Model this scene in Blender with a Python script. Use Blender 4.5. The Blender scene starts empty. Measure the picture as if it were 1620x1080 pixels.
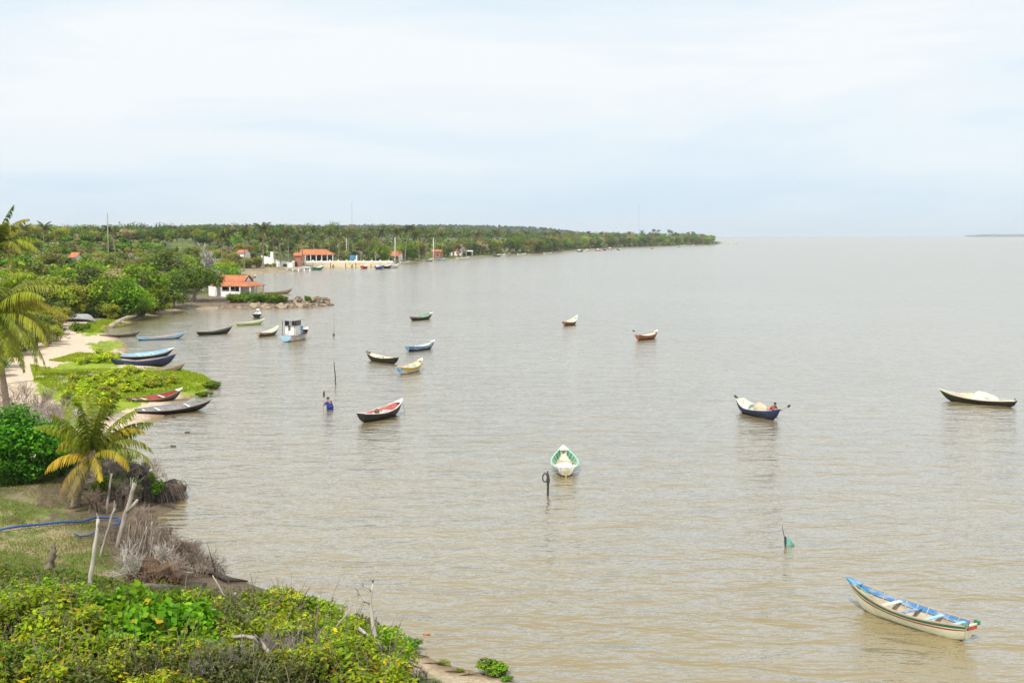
import bpy, math, random
import numpy as np
from mathutils import Vector, Matrix, noise as mnoise
rnd = random.Random(7)
R = np.random.RandomState(11)
SC = bpy.context.scene
COL = SC.collection
# ------------------------------------------------------------------ camera maths
F, CAMZ, W0, H0, HZ = 2000.0, 12.0, 1620, 1080, 372.0
PITCH = math.atan((H0/2-HZ)/F)
CP, SP = math.cos(PITCH), math.sin(PITCH)
def P(px, py, z=0.0):
    vx, vy = (px-W0/2)/F, (H0/2-py)/F
    d = Vector((vx, SP*vy+CP, CP*vy-SP))
    t = (z-CAMZ)/d.z
    return Vector((0, 0, CAMZ))+d*t
def atD(px, D):                      # ground-plane x for a pixel column at forward distance D
    return (px-W0/2)/F*D
def proj(X, Y, Z):
    zc = Y*CP-(Z-CAMZ)*SP
    yc = Y*SP+(Z-CAMZ)*CP
    return W0/2+F*X/zc, H0/2-F*yc/zc
# ------------------------------------------------------------------ materials
def lin(c):
    return c/12.92 if c <= .04045 else ((c+.055)/1.055)**2.4
def hx(h):
    h = h.lstrip('#')
    return tuple(lin(int(h[i:i+2], 16)/255) for i in (0, 2, 4))
MATS = {}
def newmat(name):
    m = bpy.data.materials.new(name); m.use_nodes = True
    nt = m.node_tree; nt.nodes.clear()
    out = nt.nodes.new('ShaderNodeOutputMaterial')
    return m, nt, out
def N(nt, typ, **kw):
    n = nt.nodes.new(typ)
    for k, v in kw.items():
        if hasattr(n, k): setattr(n, k, v)
        else: n.inputs[k].default_value = v
    return n
def ramp(nt, fac, stops):
    r = nt.nodes.new('ShaderNodeValToRGB')
    el = r.color_ramp.elements
    while len(el) < len(stops): el.new(.5)
    for e, (p, c) in zip(el, stops):
        e.position = p; e.color = (*c, 1) if len(c) == 3 else c
    nt.links.new(fac, r.inputs[0])
    return r
def mat(name, col, rough=.7, var=.25, scale=6, alt=None, altamt=.35, bump=.15, stretch=None):
    """painted / wooden / stone surface: two scales of noise, worn patches of another colour, bump"""
    if name in MATS: return MATS[name]
    if isinstance(col, str): col = hx(col)
    if isinstance(alt, str): alt = hx(alt)
    m, nt, out = newmat(name); L = nt.links.new
    tc = N(nt, 'ShaderNodeTexCoord')
    mp = N(nt, 'ShaderNodeMapping'); L(tc.outputs['Object'], mp.inputs[0])
    if stretch: mp.inputs['Scale'].default_value = stretch
    n1 = N(nt, 'ShaderNodeTexNoise', Scale=scale, Detail=6, Roughness=.65); L(mp.outputs[0], n1.inputs[0])
    n2 = N(nt, 'ShaderNodeTexNoise', Scale=scale*.35, Detail=4); L(mp.outputs[0], n2.inputs[0])
    lo = tuple(c*(1-var) for c in col); hi = tuple(min(1, c*(1+var*.6)) for c in col)
    r1 = ramp(nt, n1.outputs[0], [(.3, lo), (.7, hi)])
    src = r1.outputs[0]
    a = alt if alt else tuple(c*.55+.02 for c in col)
    r2 = ramp(nt, n2.outputs[0], [(.62-altamt*.3, (0, 0, 0)), (.75-altamt*.25, (1, 1, 1))])
    mul = N(nt, 'ShaderNodeMath', operation='MULTIPLY'); L(r2.outputs[0], mul.inputs[0]); mul.inputs[1].default_value = altamt*1.6
    mx = N(nt, 'ShaderNodeMixRGB'); L(mul.outputs[0], mx.inputs[0]); L(src, mx.inputs[1]); mx.inputs[2].default_value = (*a, 1)
    b = N(nt, 'ShaderNodeBsdfPrincipled', Roughness=rough)
    L(mx.outputs[0], b.inputs['Base Color'])
    bp = N(nt, 'ShaderNodeBump', Strength=bump, Distance=.03); L(n1.outputs[0], bp.inputs['Height']); L(bp.outputs[0], b.inputs['Normal'])
    L(b.outputs[0], out.inputs[0])
    MATS[name] = m
    return m
def leafmat(name, trans=.35, huevar=.03, valvar=.35, rough=.55):
    if name in MATS: return MATS[name]
    m, nt, out = newmat(name); L = nt.links.new
    at = N(nt, 'ShaderNodeAttribute', attribute_name='tint')
    oi = N(nt, 'ShaderNodeObjectInfo')
    hs = N(nt, 'ShaderNodeHueSaturation')
    h = N(nt, 'ShaderNodeMapRange'); L(oi.outputs['Random'], h.inputs[0]); h.inputs[3].default_value = .5-huevar; h.inputs[4].default_value = .5+huevar*.6
    mu = N(nt, 'ShaderNodeMath', operation='MULTIPLY'); L(oi.outputs['Random'], mu.inputs[0]); mu.inputs[1].default_value = 7.31
    fr = N(nt, 'ShaderNodeMath', operation='FRACT'); L(mu.outputs[0], fr.inputs[0])
    v = N(nt, 'ShaderNodeMapRange'); L(fr.outputs[0], v.inputs[0]); v.inputs[3].default_value = 1-valvar; v.inputs[4].default_value = 1+valvar
    L(h.outputs[0], hs.inputs['Hue']); L(v.outputs[0], hs.inputs['Value']); L(at.outputs['Color'], hs.inputs['Color'])
    d = N(nt, 'ShaderNodeBsdfPrincipled', Roughness=rough); d.inputs['Specular IOR Level'].default_value = .12
    L(hs.outputs[0], d.inputs['Base Color'])
    t = N(nt, 'ShaderNodeBsdfTranslucent')
    g = N(nt, 'ShaderNodeMixRGB', blend_type='MULTIPLY'); g.inputs[0].default_value = 1; L(hs.outputs[0], g.inputs[1]); g.inputs[2].default_value = (1.25, 1.2, .45, 1)
    L(g.outputs[0], t.inputs[0])
    mx = N(nt, 'ShaderNodeMixShader'); mx.inputs[0].default_value = trans
    L(d.outputs[0], mx.inputs[1]); L(t.outputs[0], mx.inputs[2]); L(mx.outputs[0], out.inputs[0])
    MATS[name] = m
    return m
# ------------------------------------------------------------------ mesh builder
class MB:
    def __init__(s): s.v = []; s.f = []; s.m = []; s.mi = 0
    def add(s, vs, fs, M=None):
        o = len(s.v)
        s.v += [tuple(M @ Vector(v)) if M else tuple(v) for v in vs]
        s.f += [tuple(i+o for i in f) for f in fs]; s.m += [s.mi]*len(fs)
    def box(s, c, d, rz=0, rx=0, ry=0, M=None):
        x, y, z = d[0]/2, d[1]/2, d[2]/2
        vs = [(i*x, j*y, k*z) for i in (-1, 1) for j in (-1, 1) for k in (-1, 1)]
        T = Matrix.Translation(c) @ Matrix.Rotation(rz, 4, 'Z') @ Matrix.Rotation(ry, 4, 'Y') @ Matrix.Rotation(rx, 4, 'X')
        if M: T = M @ T
        s.add(vs, [(0, 1, 3, 2), (4, 6, 7, 5), (0, 4, 5, 1), (2, 3, 7, 6), (0, 2, 6, 4), (1, 5, 7, 3)], T)
    def tube(s, pts, rad, n=6, cap=True):
        pts = [Vector(p) for p in pts]
        if not hasattr(rad, '__len__'): rad = [rad]*len(pts)
        vs = []; fs = []; prev = None
        for i, p in enumerate(pts):
            d = (pts[min(i+1, len(pts)-1)]-pts[max(i-1, 0)])
            if d.length < 1e-6: d = Vector((0, 0, 1))
            d.normalize()
            a = prev if prev else (Vector((1, 0, 0)) if abs(d.x) < .8 else Vector((0, 1, 0)))
            a = (a-d*a.dot(d)).normalized(); b = d.cross(a); prev = a
            for k in range(n):
                t = 2*math.pi*k/n
                vs.append(p+(a*math.cos(t)+b*math.sin(t))*rad[i])
        for i in range(len(pts)-1):
            for k in range(n):
                fs.append((i*n+k, i*n+(k+1) % n, (i+1)*n+(k+1) % n, (i+1)*n+k))
        if cap: fs += [tuple(range(n))[::-1], tuple(range((len(pts)-1)*n, len(pts)*n))]
        s.add(vs, fs)
    def loft(s, rings, closed=False):
        n = len(rings[0]); vs = [v for r in rings for v in r]; fs = []
        for i in range(len(rings)-1):
            for k in range(n if closed else n-1):
                fs.append((i*n+k, i*n+(k+1) % n, (i+1)*n+(k+1) % n, (i+1)*n+k))
        s.add(vs, fs)
    def blob(s, c, r, seed=0, amp=.25, freq=1.3, nu=14, nv=9, flat=None):
        vs = []; fs = []
        for j in range(nv+1):
            th = math.pi*j/nv
            for i in range(nu):
                ph = 2*math.pi*i/nu
                d = Vector((math.sin(th)*math.cos(ph), math.sin(th)*math.sin(ph), math.cos(th)))
                k = 1+amp*mnoise.fractal(d*freq+Vector((seed*3.1, seed*1.7, seed)), 1, 2, 3)*1.6
                p = Vector((d.x*r[0], d.y*r[1], d.z*r[2]))*k
                if flat is not None and p.z < flat: p.z = flat
                vs.append(Vector(c)+p)
        for j in range(nv):
            for i in range(nu):
                fs.append((j*nu+i, (j+1)*nu+i, (j+1)*nu+(i+1) % nu, j*nu+(i+1) % nu))
        s.add(vs, fs)
    def mesh(s, name, mats, smooth=False):
        me = bpy.data.meshes.new(name); me.from_pydata(s.v, [], s.f)
        for m in (mats if isinstance(mats, (list, tuple)) else [mats]): me.materials.append(m)
        me.polygons.foreach_set('material_index', s.m)
        if smooth: me.polygons.foreach_set('use_smooth', [True]*len(s.f))
        me.update(); return me
    def build(s, name, mats, parent=None, smooth=False, **tags):
        return link(name, s.mesh(name, mats, smooth), parent, **tags)
def tag(o, label=None, cat=None, group=None, kind=None):
    if label: o['label'] = label
    if cat: o['category'] = cat
    if group: o['group'] = group
    if kind: o['kind'] = kind
    return o
def link(name, me, parent=None, **tags):
    o = bpy.data.objects.new(name, me); COL.objects.link(o)
    if parent: o.parent = parent
    return tag(o, **tags)
def empty(name, loc, rz=0, sc=1, **tags):
    o = bpy.data.objects.new(name, None); COL.objects.link(o)
    o.location = loc; o.rotation_euler = (0, 0, rz)
    o.scale = (sc,)*3 if not hasattr(sc, '__len__') else sc
    o.empty_display_size = .2
    return tag(o, **tags)
def quads(name, V, C, m, rest=None):
    """V (n,4,3) quads with one tint per quad"""
    n = len(V); me = bpy.data.meshes.new(name)
    me.vertices.add(n*4); me.vertices.foreach_set('co', V.reshape(-1).astype(np.float32))
    me.loops.add(n*4); me.loops.foreach_set('vertex_index', np.arange(n*4, dtype=np.int32))
    me.polygons.add(n); me.polygons.foreach_set('loop_start', np.arange(0, n*4, 4, dtype=np.int32))
    me.polygons.foreach_set('loop_total', np.full(n, 4, dtype=np.int32))
    a = me.color_attributes.new('tint', 'FLOAT_COLOR', 'POINT')
    c4 = np.ones((n, 4, 4), np.float32); c4[:, :, :3] = C[:, None, :]
    a.data.foreach_set('color', c4.reshape(-1))
    me.materials.append(m); me.update(calc_edges=True); me.validate()
    return me
def nrm(a): return a/np.maximum(np.linalg.norm(a, axis=-1, keepdims=True), 1e-9)
def leafquads(p, nor, ln, wd, rs, fold=0.0):
    n = len(p)
    t = nrm(np.cross(nor, nrm(rs.normal(size=(n, 3))))); b = np.cross(nor, t)
    ln = ln*rs.uniform(.6, 1.35, (n, 1)); wd = wd*rs.uniform(.6, 1.3, (n, 1))
    V = np.stack([p-t*ln/2, p+b*wd/2+t*ln*.05, p+t*ln/2, p-b*wd/2+t*ln*.05], 1)
    return V
def pick(pal, w, n, rs, jit=.18):
    pal = np.array(pal); idx = rs.choice(len(pal), n, p=np.array(w)/np.sum(w))
    pal = pal*np.array([1.22, 1.12, .88])
    return np.clip(pal[idx]*rs.uniform(1-jit, 1+jit, (n, 1))*rs.uniform(.94, 1.06, (n, 3)), 0, 1)
def clumps(rx, ry, rz, zc, nc, rr, rs, low=-.5):
    c = []
    while len(c) < nc:
        d = nrm(rs.normal(size=3)); k = rs.uniform(.35, 1)
        if d[2] < low: continue
        c.append([d[0]*rx*k, d[1]*ry*k, zc+d[2]*rz*k])
    return np.array(c), rs.uniform(rr*.6, rr*1.25, nc)
def foliage(cen, rad, n, ln, wd, pal, w, rs, up=.45, rand=.55, flat=.75, clumpvar=.32):
    wt = rad**2; ci = rs.choice(len(cen), n, p=wt/wt.sum())
    d = nrm(rs.normal(size=(n, 3))); k = rs.uniform(.15, 1, (n, 1))**.45*rs.uniform(.9, 1.12, (n, 1))
    p = cen[ci]+d*k*rad[ci][:, None]*np.array([1, 1, flat])
    nor = nrm(d*.6+np.array([0, 0, up])+rs.normal(size=(n, 3))*rand)
    C = pick(pal, w, n, rs)*(1+rs.uniform(-clumpvar, clumpvar, len(cen)))[ci][:, None]
    return leafquads(p, nor, ln, wd, rs), np.clip(C, 0, 1)
def vnoise(x, y, seed=0):
    xi, yi = np.floor(x).astype(np.int64), np.floor(y).astype(np.int64)
    fx, fy = x-xi, y-yi; fx = fx*fx*(3-2*fx); fy = fy*fy*(3-2*fy)
    def h(a, b):
        n = (a*374761393+b*668265263+seed*974634777) & 0x7fffffff
        n = ((n ^ (n >> 13))*1274126177) & 0x7fffffff
        return ((n ^ (n >> 16)) & 0xffff)/65535.0
    return (h(xi, yi)*(1-fx)+h(xi+1, yi)*fx)*(1-fy)+(h(xi, yi+1)*(1-fx)+h(xi+1, yi+1)*fx)*fy
def fbm(x, y, seed=0, o=4):
    r = 0; a = .5
    for i in range(o): r = r+a*vnoise(x*2**i, y*2**i, seed+i); a *= .5
    return r
def sstep(a, b, x):
    t = np.clip((x-a)/(b-a), 0, 1); return t*t*(3-2*t)
def inpoly(x, y, poly):
    r = np.zeros(np.shape(x), bool); n = len(poly)
    for i in range(n):
        (x1, y1), (x2, y2) = poly[i], poly[(i+1) % n]
        c = ((y1 > y) != (y2 > y)) & (x < (x2-x1)*(y-y1)/((y2-y1) if y2 != y1 else 1e-9)+x1)
        r ^= c
    return r
# ------------------------------------------------------------------ shoreline and terrain
SH = [(985, 1145), (900, 1108), (830, 1082), (745, 1060), (700, 1049), (660, 1032), (628, 1008), (560, 975), (470, 950), (400, 925), (350, 907),
      (312, 886), (280, 862), (252, 838), (248, 818), (275, 806), (281, 795), (276, 780), (250, 765), (228, 750), (210, 735), (203, 715), (200, 698), (210, 684),
      (238, 672), (256, 661), (268, 650), (285, 640), (300, 632), (335, 613), (341, 604), (326, 594), (292, 586), (266, 583), (246, 577),
      (222, 570), (205, 558), (200, 545), (190, 536), (172, 528), (160, 522), (166, 516), (196, 514), (206, 509), (230, 503), (258, 498), (276, 492),
      (300, 489), (345, 489), (400, 490), (440, 489), (480, 487), (522, 484), (528, 482), (515, 480), (480, 478), (450, 474), (425, 470),
      (418, 462), (412, 452), (396, 443), (378, 437), (392, 434), (420, 433), (450, 431), (478, 428), (480, 424), (466, 422), (560, 422),
      (620, 422.5), (626, 420), (640, 416), (680, 412), (705, 410), (745, 408), (760, 406), (775, 405), (830, 403), (870, 401), (905, 397),
      (930, 394.5), (965, 393), (1000, 391.5), (1040, 390), (1085, 388.5), (1135, 387.3), (1141, 385.5)]
SHW = np.array([P(*q)[:2] for q in SH])
SHW = np.vstack([SHW, [[380, 2300], [200, 3600], [-400, 5200], [-7000, 6500], [-7000, -60], [20, -60]]])
def sdist(X, Y):
    """signed distance to the shoreline, positive on land"""
    X = np.asarray(X, float); Y = np.asarray(Y, float)
    if X.size == 1:                                 # one point against all segments at once
        q = np.array([X.flat[0], Y.flat[0]]); A_ = SHW; E_ = np.roll(SHW, -1, 0)-SHW; W_ = q-A_
        t = np.clip((W_*E_).sum(1)/np.maximum((E_*E_).sum(1), 1e-9), 0, 1); dd = math.sqrt(((W_-E_*t[:, None])**2).sum(1).min())
        y1, y2 = A_[:, 1], A_[:, 1]+E_[:, 1]; cr_ = ((y1 > q[1]) != (y2 > q[1])) & (q[0] < E_[:, 0]*(q[1]-y1)/np.where(E_[:, 1] == 0, 1e-9, E_[:, 1])+A_[:, 0])
        return np.full(X.shape, dd if cr_.sum() % 2 else -dd)
    best = np.full(X.shape, 1e18)
    n = len(SHW)
    for i in range(n):
        a = SHW[i]; b = SHW[(i+1) % n]; d = b-a; l2 = max(d @ d, 1e-9)
        t = np.clip(((X-a[0])*d[0]+(Y-a[1])*d[1])/l2, 0, 1)
        best = np.minimum(best, (X-a[0]-t*d[0])**2+(Y-a[1]-t*d[1])**2)
    s = np.sqrt(best)
    return np.where(inpoly(X, Y, [tuple(q) for q in SHW]), s, -s)
def tz(X, Y, d=None):
    X = np.asarray(X, float); Y = np.asarray(Y, float)
    if d is None: d = sdist(X, Y)
    dp = np.maximum(d, 0)
    A = 8.0*sstep(150, 230, Y)*(1-.45*sstep(700, 1300, Y))
    wid = 90-45*sstep(600, 1200, Y)
    z = 1.0*(1-np.exp(-dp/6))+A*sstep(6, wid, dp)
    z = z+1.6*sstep(44, 32, Y)*sstep(1, 9, dp)
    z = z+(fbm(X/9, Y/9, 3)-.47)*.5*sstep(2, 8, dp)+(fbm(X/38, Y/38, 5)-.47)*4*sstep(15, 60, dp)*sstep(170, 260, Y)
    z = z+(fbm(X/1.6, Y/1.6, 8)-.47)*.16*sstep(.5, 3, dp)*sstep(130, 60, Y)
    neg = np.minimum(d, 0)
    return np.where(d > 0, z, -1.2*(1-np.exp(neg/9)))
def gz(x, y): return float(tz(np.array([x]), np.array([y]))[0])
def G(px, py):
    z = 0.0
    for _ in range(14):
        p = P(px, py, z); z = .5*z+.5*gz(p.x, p.y)
    return Vector((p.x, p.y, gz(p.x, p.y)))
nr, ncn = 640, 560
Ds = np.concatenate([[-50, 0, 12], np.geomspace(20, 6200, nr)])
cs = np.linspace(-.56, .22, ncn)
GX = np.where(Ds[:, None] > 12, Ds[:, None]*cs[None, :], np.maximum(Ds[:, None], 14)*cs[None, :]); GY = np.repeat(Ds[:, None], ncn, 1)
sd = sdist(GX, GY); GZ = tz(GX, GY, sd)
ppx, ppy = proj(GX, np.maximum(GY, 15), GZ)
jx = ppx+(fbm(GX*.9, GY*.9, 21)-.47)*26; jy = ppy+(fbm(GX*.9+50, GY*.9, 22)-.47)*10
n1 = fbm(GX*1.3, GY*1.3, 31); n2 = fbm(GX*.35, GY*.35, 33); n3 = fbm(GX*5, GY*5, 35)
def lerp(a, b, t): return a+(b-a)*t[..., None]
sand = np.array(hx('#c9b49c')); wet = np.array(hx('#937e60')); lush = np.array((.25, .31, .025)); lush2 = np.array((.18, .25, .03))
dry = np.array((.27, .215, .12)); grn = np.array((.11, .16, .03)); soil = np.array((.115, .085, .055)); litter = np.array((.085, .085, .04))
gc = np.zeros(GX.shape+(3,))+sand
gc = lerp(gc, wet*.85, sstep(1.7, .2, sd+(n1-.47)*2.4))
inl = sstep(14, 30, sd+(n2-.5)*16)*sstep(100, 170, GY)
inl = np.maximum(inl, sstep(168, 176, GY+(n1-.5)*8)*sstep(.4, 2.2, sd+(n1-.5)*2))
bank = sstep(195, 230, GY)*sstep(560, 430, np.abs(GY-430)+0*GX)*.0+sstep(215, 260, GY)
gc = lerp(gc, np.array((.30, .225, .15)), bank*sstep(.36, .52, n1)*.9)
gc = lerp(gc, np.array((.20, .125, .085)), bank*sstep(.45, .56, n2)*.8)
gc = lerp(gc, litter, inl)
gc = lerp(gc, lush2*.8, inl*sstep(.45, .6, n2))
fg = sstep(58, 54, GY+(n1-.5)*6)*sstep(.8, 2.6, sd+(n1-.47)*2.4)
gg = lerp(np.zeros(GX.shape+(3,))+dry*1.15, grn, sstep(.34, .54, n1*.6+n2*.45-.10*sstep(44, 47, GY)*sstep(53, 50, GY))); gg = lerp(gg, soil, sstep(.54, .68, n3*.5+n2*.55)*.85)
gc = lerp(gc, gg, fg)
gc = lerp(gc, soil*.8, sstep(63, 58, GY)*sstep(52, 57, GY)*sstep(1, 3, sd)*.7)
gc = lerp(gc, soil*(.7+.8*n3[..., None]), sstep(62, 60, GY)*sstep(36.5, 38, GY)*sstep(4.5, 2.2, sd+(n1-.47)*2)*.95)
for poly in ([(48, 594), (95, 605), (150, 598), (225, 591), (262, 589), (300, 586), (345, 600), (342, 614), (300, 628), (285, 620), (215, 642), (180, 655), (110, 645), (60, 625)],
             [(80, 580), (120, 571), (190, 570), (190, 581), (130, 586), (90, 590)], [(125, 524), (150, 513), (200, 509), (206, 516), (170, 524), (135, 533)],
             [(140, 545), (165, 539), (192, 540), (195, 552), (150, 556)]):
    k = inpoly(jx, jy, poly) & (sd > .05)
    gc[k] = (lush[None]*(1-sstep(.4, .62, n1)[k][:, None])+lush2[None]*sstep(.4, .62, n1)[k][:, None])*(.8+.45*n3[k][:, None])
k = inpoly(jx, jy, [(60, 690), (205, 690), (225, 715), (250, 765), (240, 800), (60, 800)])&(sd > .3)
gc[k] = (soil*1.1)[None]*(.6+.9*n3[k][:, None])  # soil and litter; the dark tone also paints tree shadow left of the palm
k = (GY > 375) & (GY < 480) & (jx > 365) & (ppx < 475)
gc[k] = np.array((.34, .27, .17))*(.45+.9*n3[k][:, None])
k = (GY > 194) & (GY < 228) & (jx > 268) & (ppx < 540) & (sd > .9*(ppx < 345)+.15)
gc[k] = np.array((.17, .13, .09))*(.55+n3[k][:, None])  # brown earth, with tree shadow painted into the same dark tone
k = inpoly(jx, jy, [(818, 371), (845, 366), (862, 364), (872, 368), (850, 375), (825, 375)]) | inpoly(jx, jy, [(1045, 392), (1085, 388), (1140, 390), (1045, 394)])
gc[k] = sand*1.05
gc *= (.86+.28*fbm(GX*2.3, GY*2.3, 41)/.47*.5+.1)[..., None]
me = bpy.data.meshes.new('ground')
idx = np.arange(GX.size).reshape(GX.shape)
fq = np.stack([idx[:-1, :-1], idx[:-1, 1:], idx[1:, 1:], idx[1:, :-1]], -1).reshape(-1, 4)
keep = (sd.reshape(-1)[fq].max(1) > -40)
fq = fq[keep]
me.vertices.add(GX.size); me.vertices.foreach_set('co', np.stack([GX, GY, GZ], -1).reshape(-1).astype(np.float32))
me.loops.add(fq.size); me.loops.foreach_set('vertex_index', fq.reshape(-1).astype(np.int32))
me.polygons.add(len(fq)); me.polygons.foreach_set('loop_start', np.arange(0, fq.size, 4, dtype=np.int32)); me.polygons.foreach_set('loop_total', np.full(len(fq), 4, dtype=np.int32))
me.polygons.foreach_set('use_smooth', np.ones(len(fq), bool))
ca = me.color_attributes.new('tint', 'FLOAT_COLOR', 'POINT'); c4 = np.ones((GX.size, 4), np.float32); c4[:, :3] = np.clip(gc.reshape(-1, 3), 0, 1); ca.data.foreach_set('color', c4.reshape(-1))
me.update(calc_edges=True)
m, nt, out = newmat('ground_cover'); L = nt.links.new
at = N(nt, 'ShaderNodeAttribute', attribute_name='tint'); geo = N(nt, 'ShaderNodeNewGeometry')
na = N(nt, 'ShaderNodeTexNoise', Scale=7, Detail=8, Roughness=.7); L(geo.outputs['Position'], na.inputs[0])
ra = ramp(nt, na.outputs[0], [(.3, (.55, .55, .55)), (.7, (1.3, 1.3, 1.3))])
mm = N(nt, 'ShaderNodeMixRGB', blend_type='MULTIPLY'); mm.inputs[0].default_value = 1; L(at.outputs['Color'], mm.inputs[1]); L(ra.outputs[0], mm.inputs[2])
b = N(nt, 'ShaderNodeBsdfPrincipled', Roughness=.9); b.inputs['Specular IOR Level'].default_value = .15; L(mm.outputs[0], b.inputs['Base Color'])
bp = N(nt, 'ShaderNodeBump', Strength=.6, Distance=.08); L(na.outputs[0], bp.inputs['Height']); L(bp.outputs[0], b.inputs['Normal']); L(b.outputs[0], out.inputs[0])
me.materials.append(m)
link('ground', me, kind='structure')
# ------------------------------------------------------------------ water
m, nt, out = newmat('muddy_water'); L = nt.links.new
geo = N(nt, 'ShaderNodeNewGeometry')
def wnoise(scale, st, rot, detail, w=0, rough=.5, dist=0.0):
    mp = N(nt, 'ShaderNodeMapping'); L(geo.outputs['Position'], mp.inputs[0]); mp.inputs['Scale'].default_value = st; mp.inputs['Rotation'].default_value = (0, 0, math.radians(rot)); mp.inputs['Location'].default_value = (w, w*1.7, 0)
    t = N(nt, 'ShaderNodeTexNoise', Scale=scale, Detail=detail, Roughness=rough, Distortion=dist); L(mp.outputs[0], t.inputs[0]); return t
wa = wnoise(.66, (.5, 1, 1), 16, 3.5, 3, .55, .7)      # wind waves about 1.5 m long, short crests
wb = wnoise(2.3, (.5, 1, 1), 4, 3, 9, .55)             # ripples
wc = wnoise(.035, (.5, 1, 1), 8, 3, 5)                 # broad patches of rougher and calmer water
wd = wnoise(.16, (.35, 1, 1), 20, 2, 7)
md = N(nt, 'ShaderNodeMath', operation='MULTIPLY_ADD'); L(wb.outputs[0], md.inputs[0]); md.inputs[1].default_value = .38; L(wa.outputs[0], md.inputs[2])
md2 = N(nt, 'ShaderNodeMath', operation='MULTIPLY_ADD'); L(wd.outputs[0], md2.inputs[0]); md2.inputs[1].default_value = .35; L(md.outputs[0], md2.inputs[2])
bp = N(nt, 'ShaderNodeBump', Strength=.9, Distance=.25); L(md2.outputs[0], bp.inputs['Height'])
# small-scale slopes that stay unresolved with distance
ws = wnoise(3.7, (.6, 1, 1), 10, 3, 21, .6)
sub = N(nt, 'ShaderNodeVectorMath', operation='SUBTRACT'); L(ws.outputs['Color'], sub.inputs[0]); sub.inputs[1].default_value = (.5, .5, .5)
amp = N(nt, 'ShaderNodeMapRange'); L(wc.outputs[0], amp.inputs[0]); amp.inputs[1].default_value = .35; amp.inputs[2].default_value = .65; amp.inputs[3].default_value = .10; amp.inputs[4].default_value = .30
scl = N(nt, 'ShaderNodeVectorMath', operation='SCALE'); L(sub.outputs[0], scl.inputs[0]); L(amp.outputs[0], scl.inputs['Scale'])
ws2 = wnoise(.8, (.4, 1, 1), 15, 2.5, 43, .55, .5)
sub2 = N(nt, 'ShaderNodeVectorMath', operation='SUBTRACT'); L(ws2.outputs['Color'], sub2.inputs[0]); sub2.inputs[1].default_value = (.5, .5, .5)
scl2 = N(nt, 'ShaderNodeVectorMath', operation='SCALE'); L(sub2.outputs[0], scl2.inputs[0]); scl2.inputs['Scale'].default_value = .34
sc3 = N(nt, 'ShaderNodeVectorMath', operation='ADD'); L(scl.outputs[0], sc3.inputs[0]); L(scl2.outputs[0], sc3.inputs[1]); scl = sc3
flat = N(nt, 'ShaderNodeVectorMath', operation='MULTIPLY'); L(scl.outputs[0], flat.inputs[0]); flat.inputs[1].default_value = (1, 1, 0)
addv = N(nt, 'ShaderNodeVectorMath', operation='ADD'); L(bp.outputs[0], addv.inputs[0]); L(flat.outputs[0], addv.inputs[1])
nv = N(nt, 'ShaderNodeVectorMath', operation='NORMALIZE'); L(addv.outputs[0], nv.inputs[0])
we = wnoise(.02, (1, 1, 1), 0, 4, 13)
cr = ramp(nt, we.outputs[0], [(.3, (.21, .155, .066)), (.7, (.262, .205, .10))])
wf = wnoise(.33, (.3, 1, 1), 12, 6, 31, .7)
fo = ramp(nt, wf.outputs[0], [(.70, (0, 0, 0)), (.76, (1, 1, 1))])
fm = N(nt, 'ShaderNodeMath', operation='MULTIPLY'); L(fo.outputs[0], fm.inputs[0]); fm.inputs[1].default_value = .6
mx = N(nt, 'ShaderNodeMixRGB'); L(fm.outputs[0], mx.inputs[0]); L(cr.outputs[0], mx.inputs[1]); mx.inputs[2].default_value = (.6, .58, .52, 1)
# silty body colour under a Fresnel mirror of the sky; the mirror share follows the half-flattened wave normal (steep back faces are hidden)
hn = N(nt, 'ShaderNodeVectorMath', operation='ADD'); L(nv.outputs[0], hn.inputs[0]); L(geo.outputs['Normal'], hn.inputs[1])
hn2 = N(nt, 'ShaderNodeVectorMath', operation='NORMALIZE'); L(hn.outputs[0], hn2.inputs[0])
frn0 = N(nt, 'ShaderNodeFresnel', IOR=1.5); L(nv.outputs[0], frn0.inputs['Normal'])
frn = N(nt, 'ShaderNodeMapRange', interpolation_type='SMOOTHSTEP'); L(frn0.outputs[0], frn.inputs[0]); frn.inputs[1].default_value = .0; frn.inputs[2].default_value = .48; frn.inputs[3].default_value = .02; frn.inputs[4].default_value = .70
df = N(nt, 'ShaderNodeBsdfDiffuse'); L(mx.outputs[0], df.inputs[0]); L(hn2.outputs[0], df.inputs['Normal'])
gl = N(nt, 'ShaderNodeBsdfGlossy', Roughness=.14); gl.inputs[0].default_value = (1, 1, 1, 1); L(nv.outputs[0], gl.inputs['Normal'])
b = N(nt, 'ShaderNodeMixShader'); L(frn.outputs[0], b.inputs[0]); L(df.outputs[0], b.inputs[1]); L(gl.outputs[0], b.inputs[2]); L(b.outputs[0], out.inputs[0])
wm = MB(); wm.add([(-12000, -300, 0), (12000, -300, 0), (12000, 10000, 0), (-12000, 10000, 0)], [(0, 1, 2, 3)])
wm.build('water', m, kind='structure')
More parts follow.
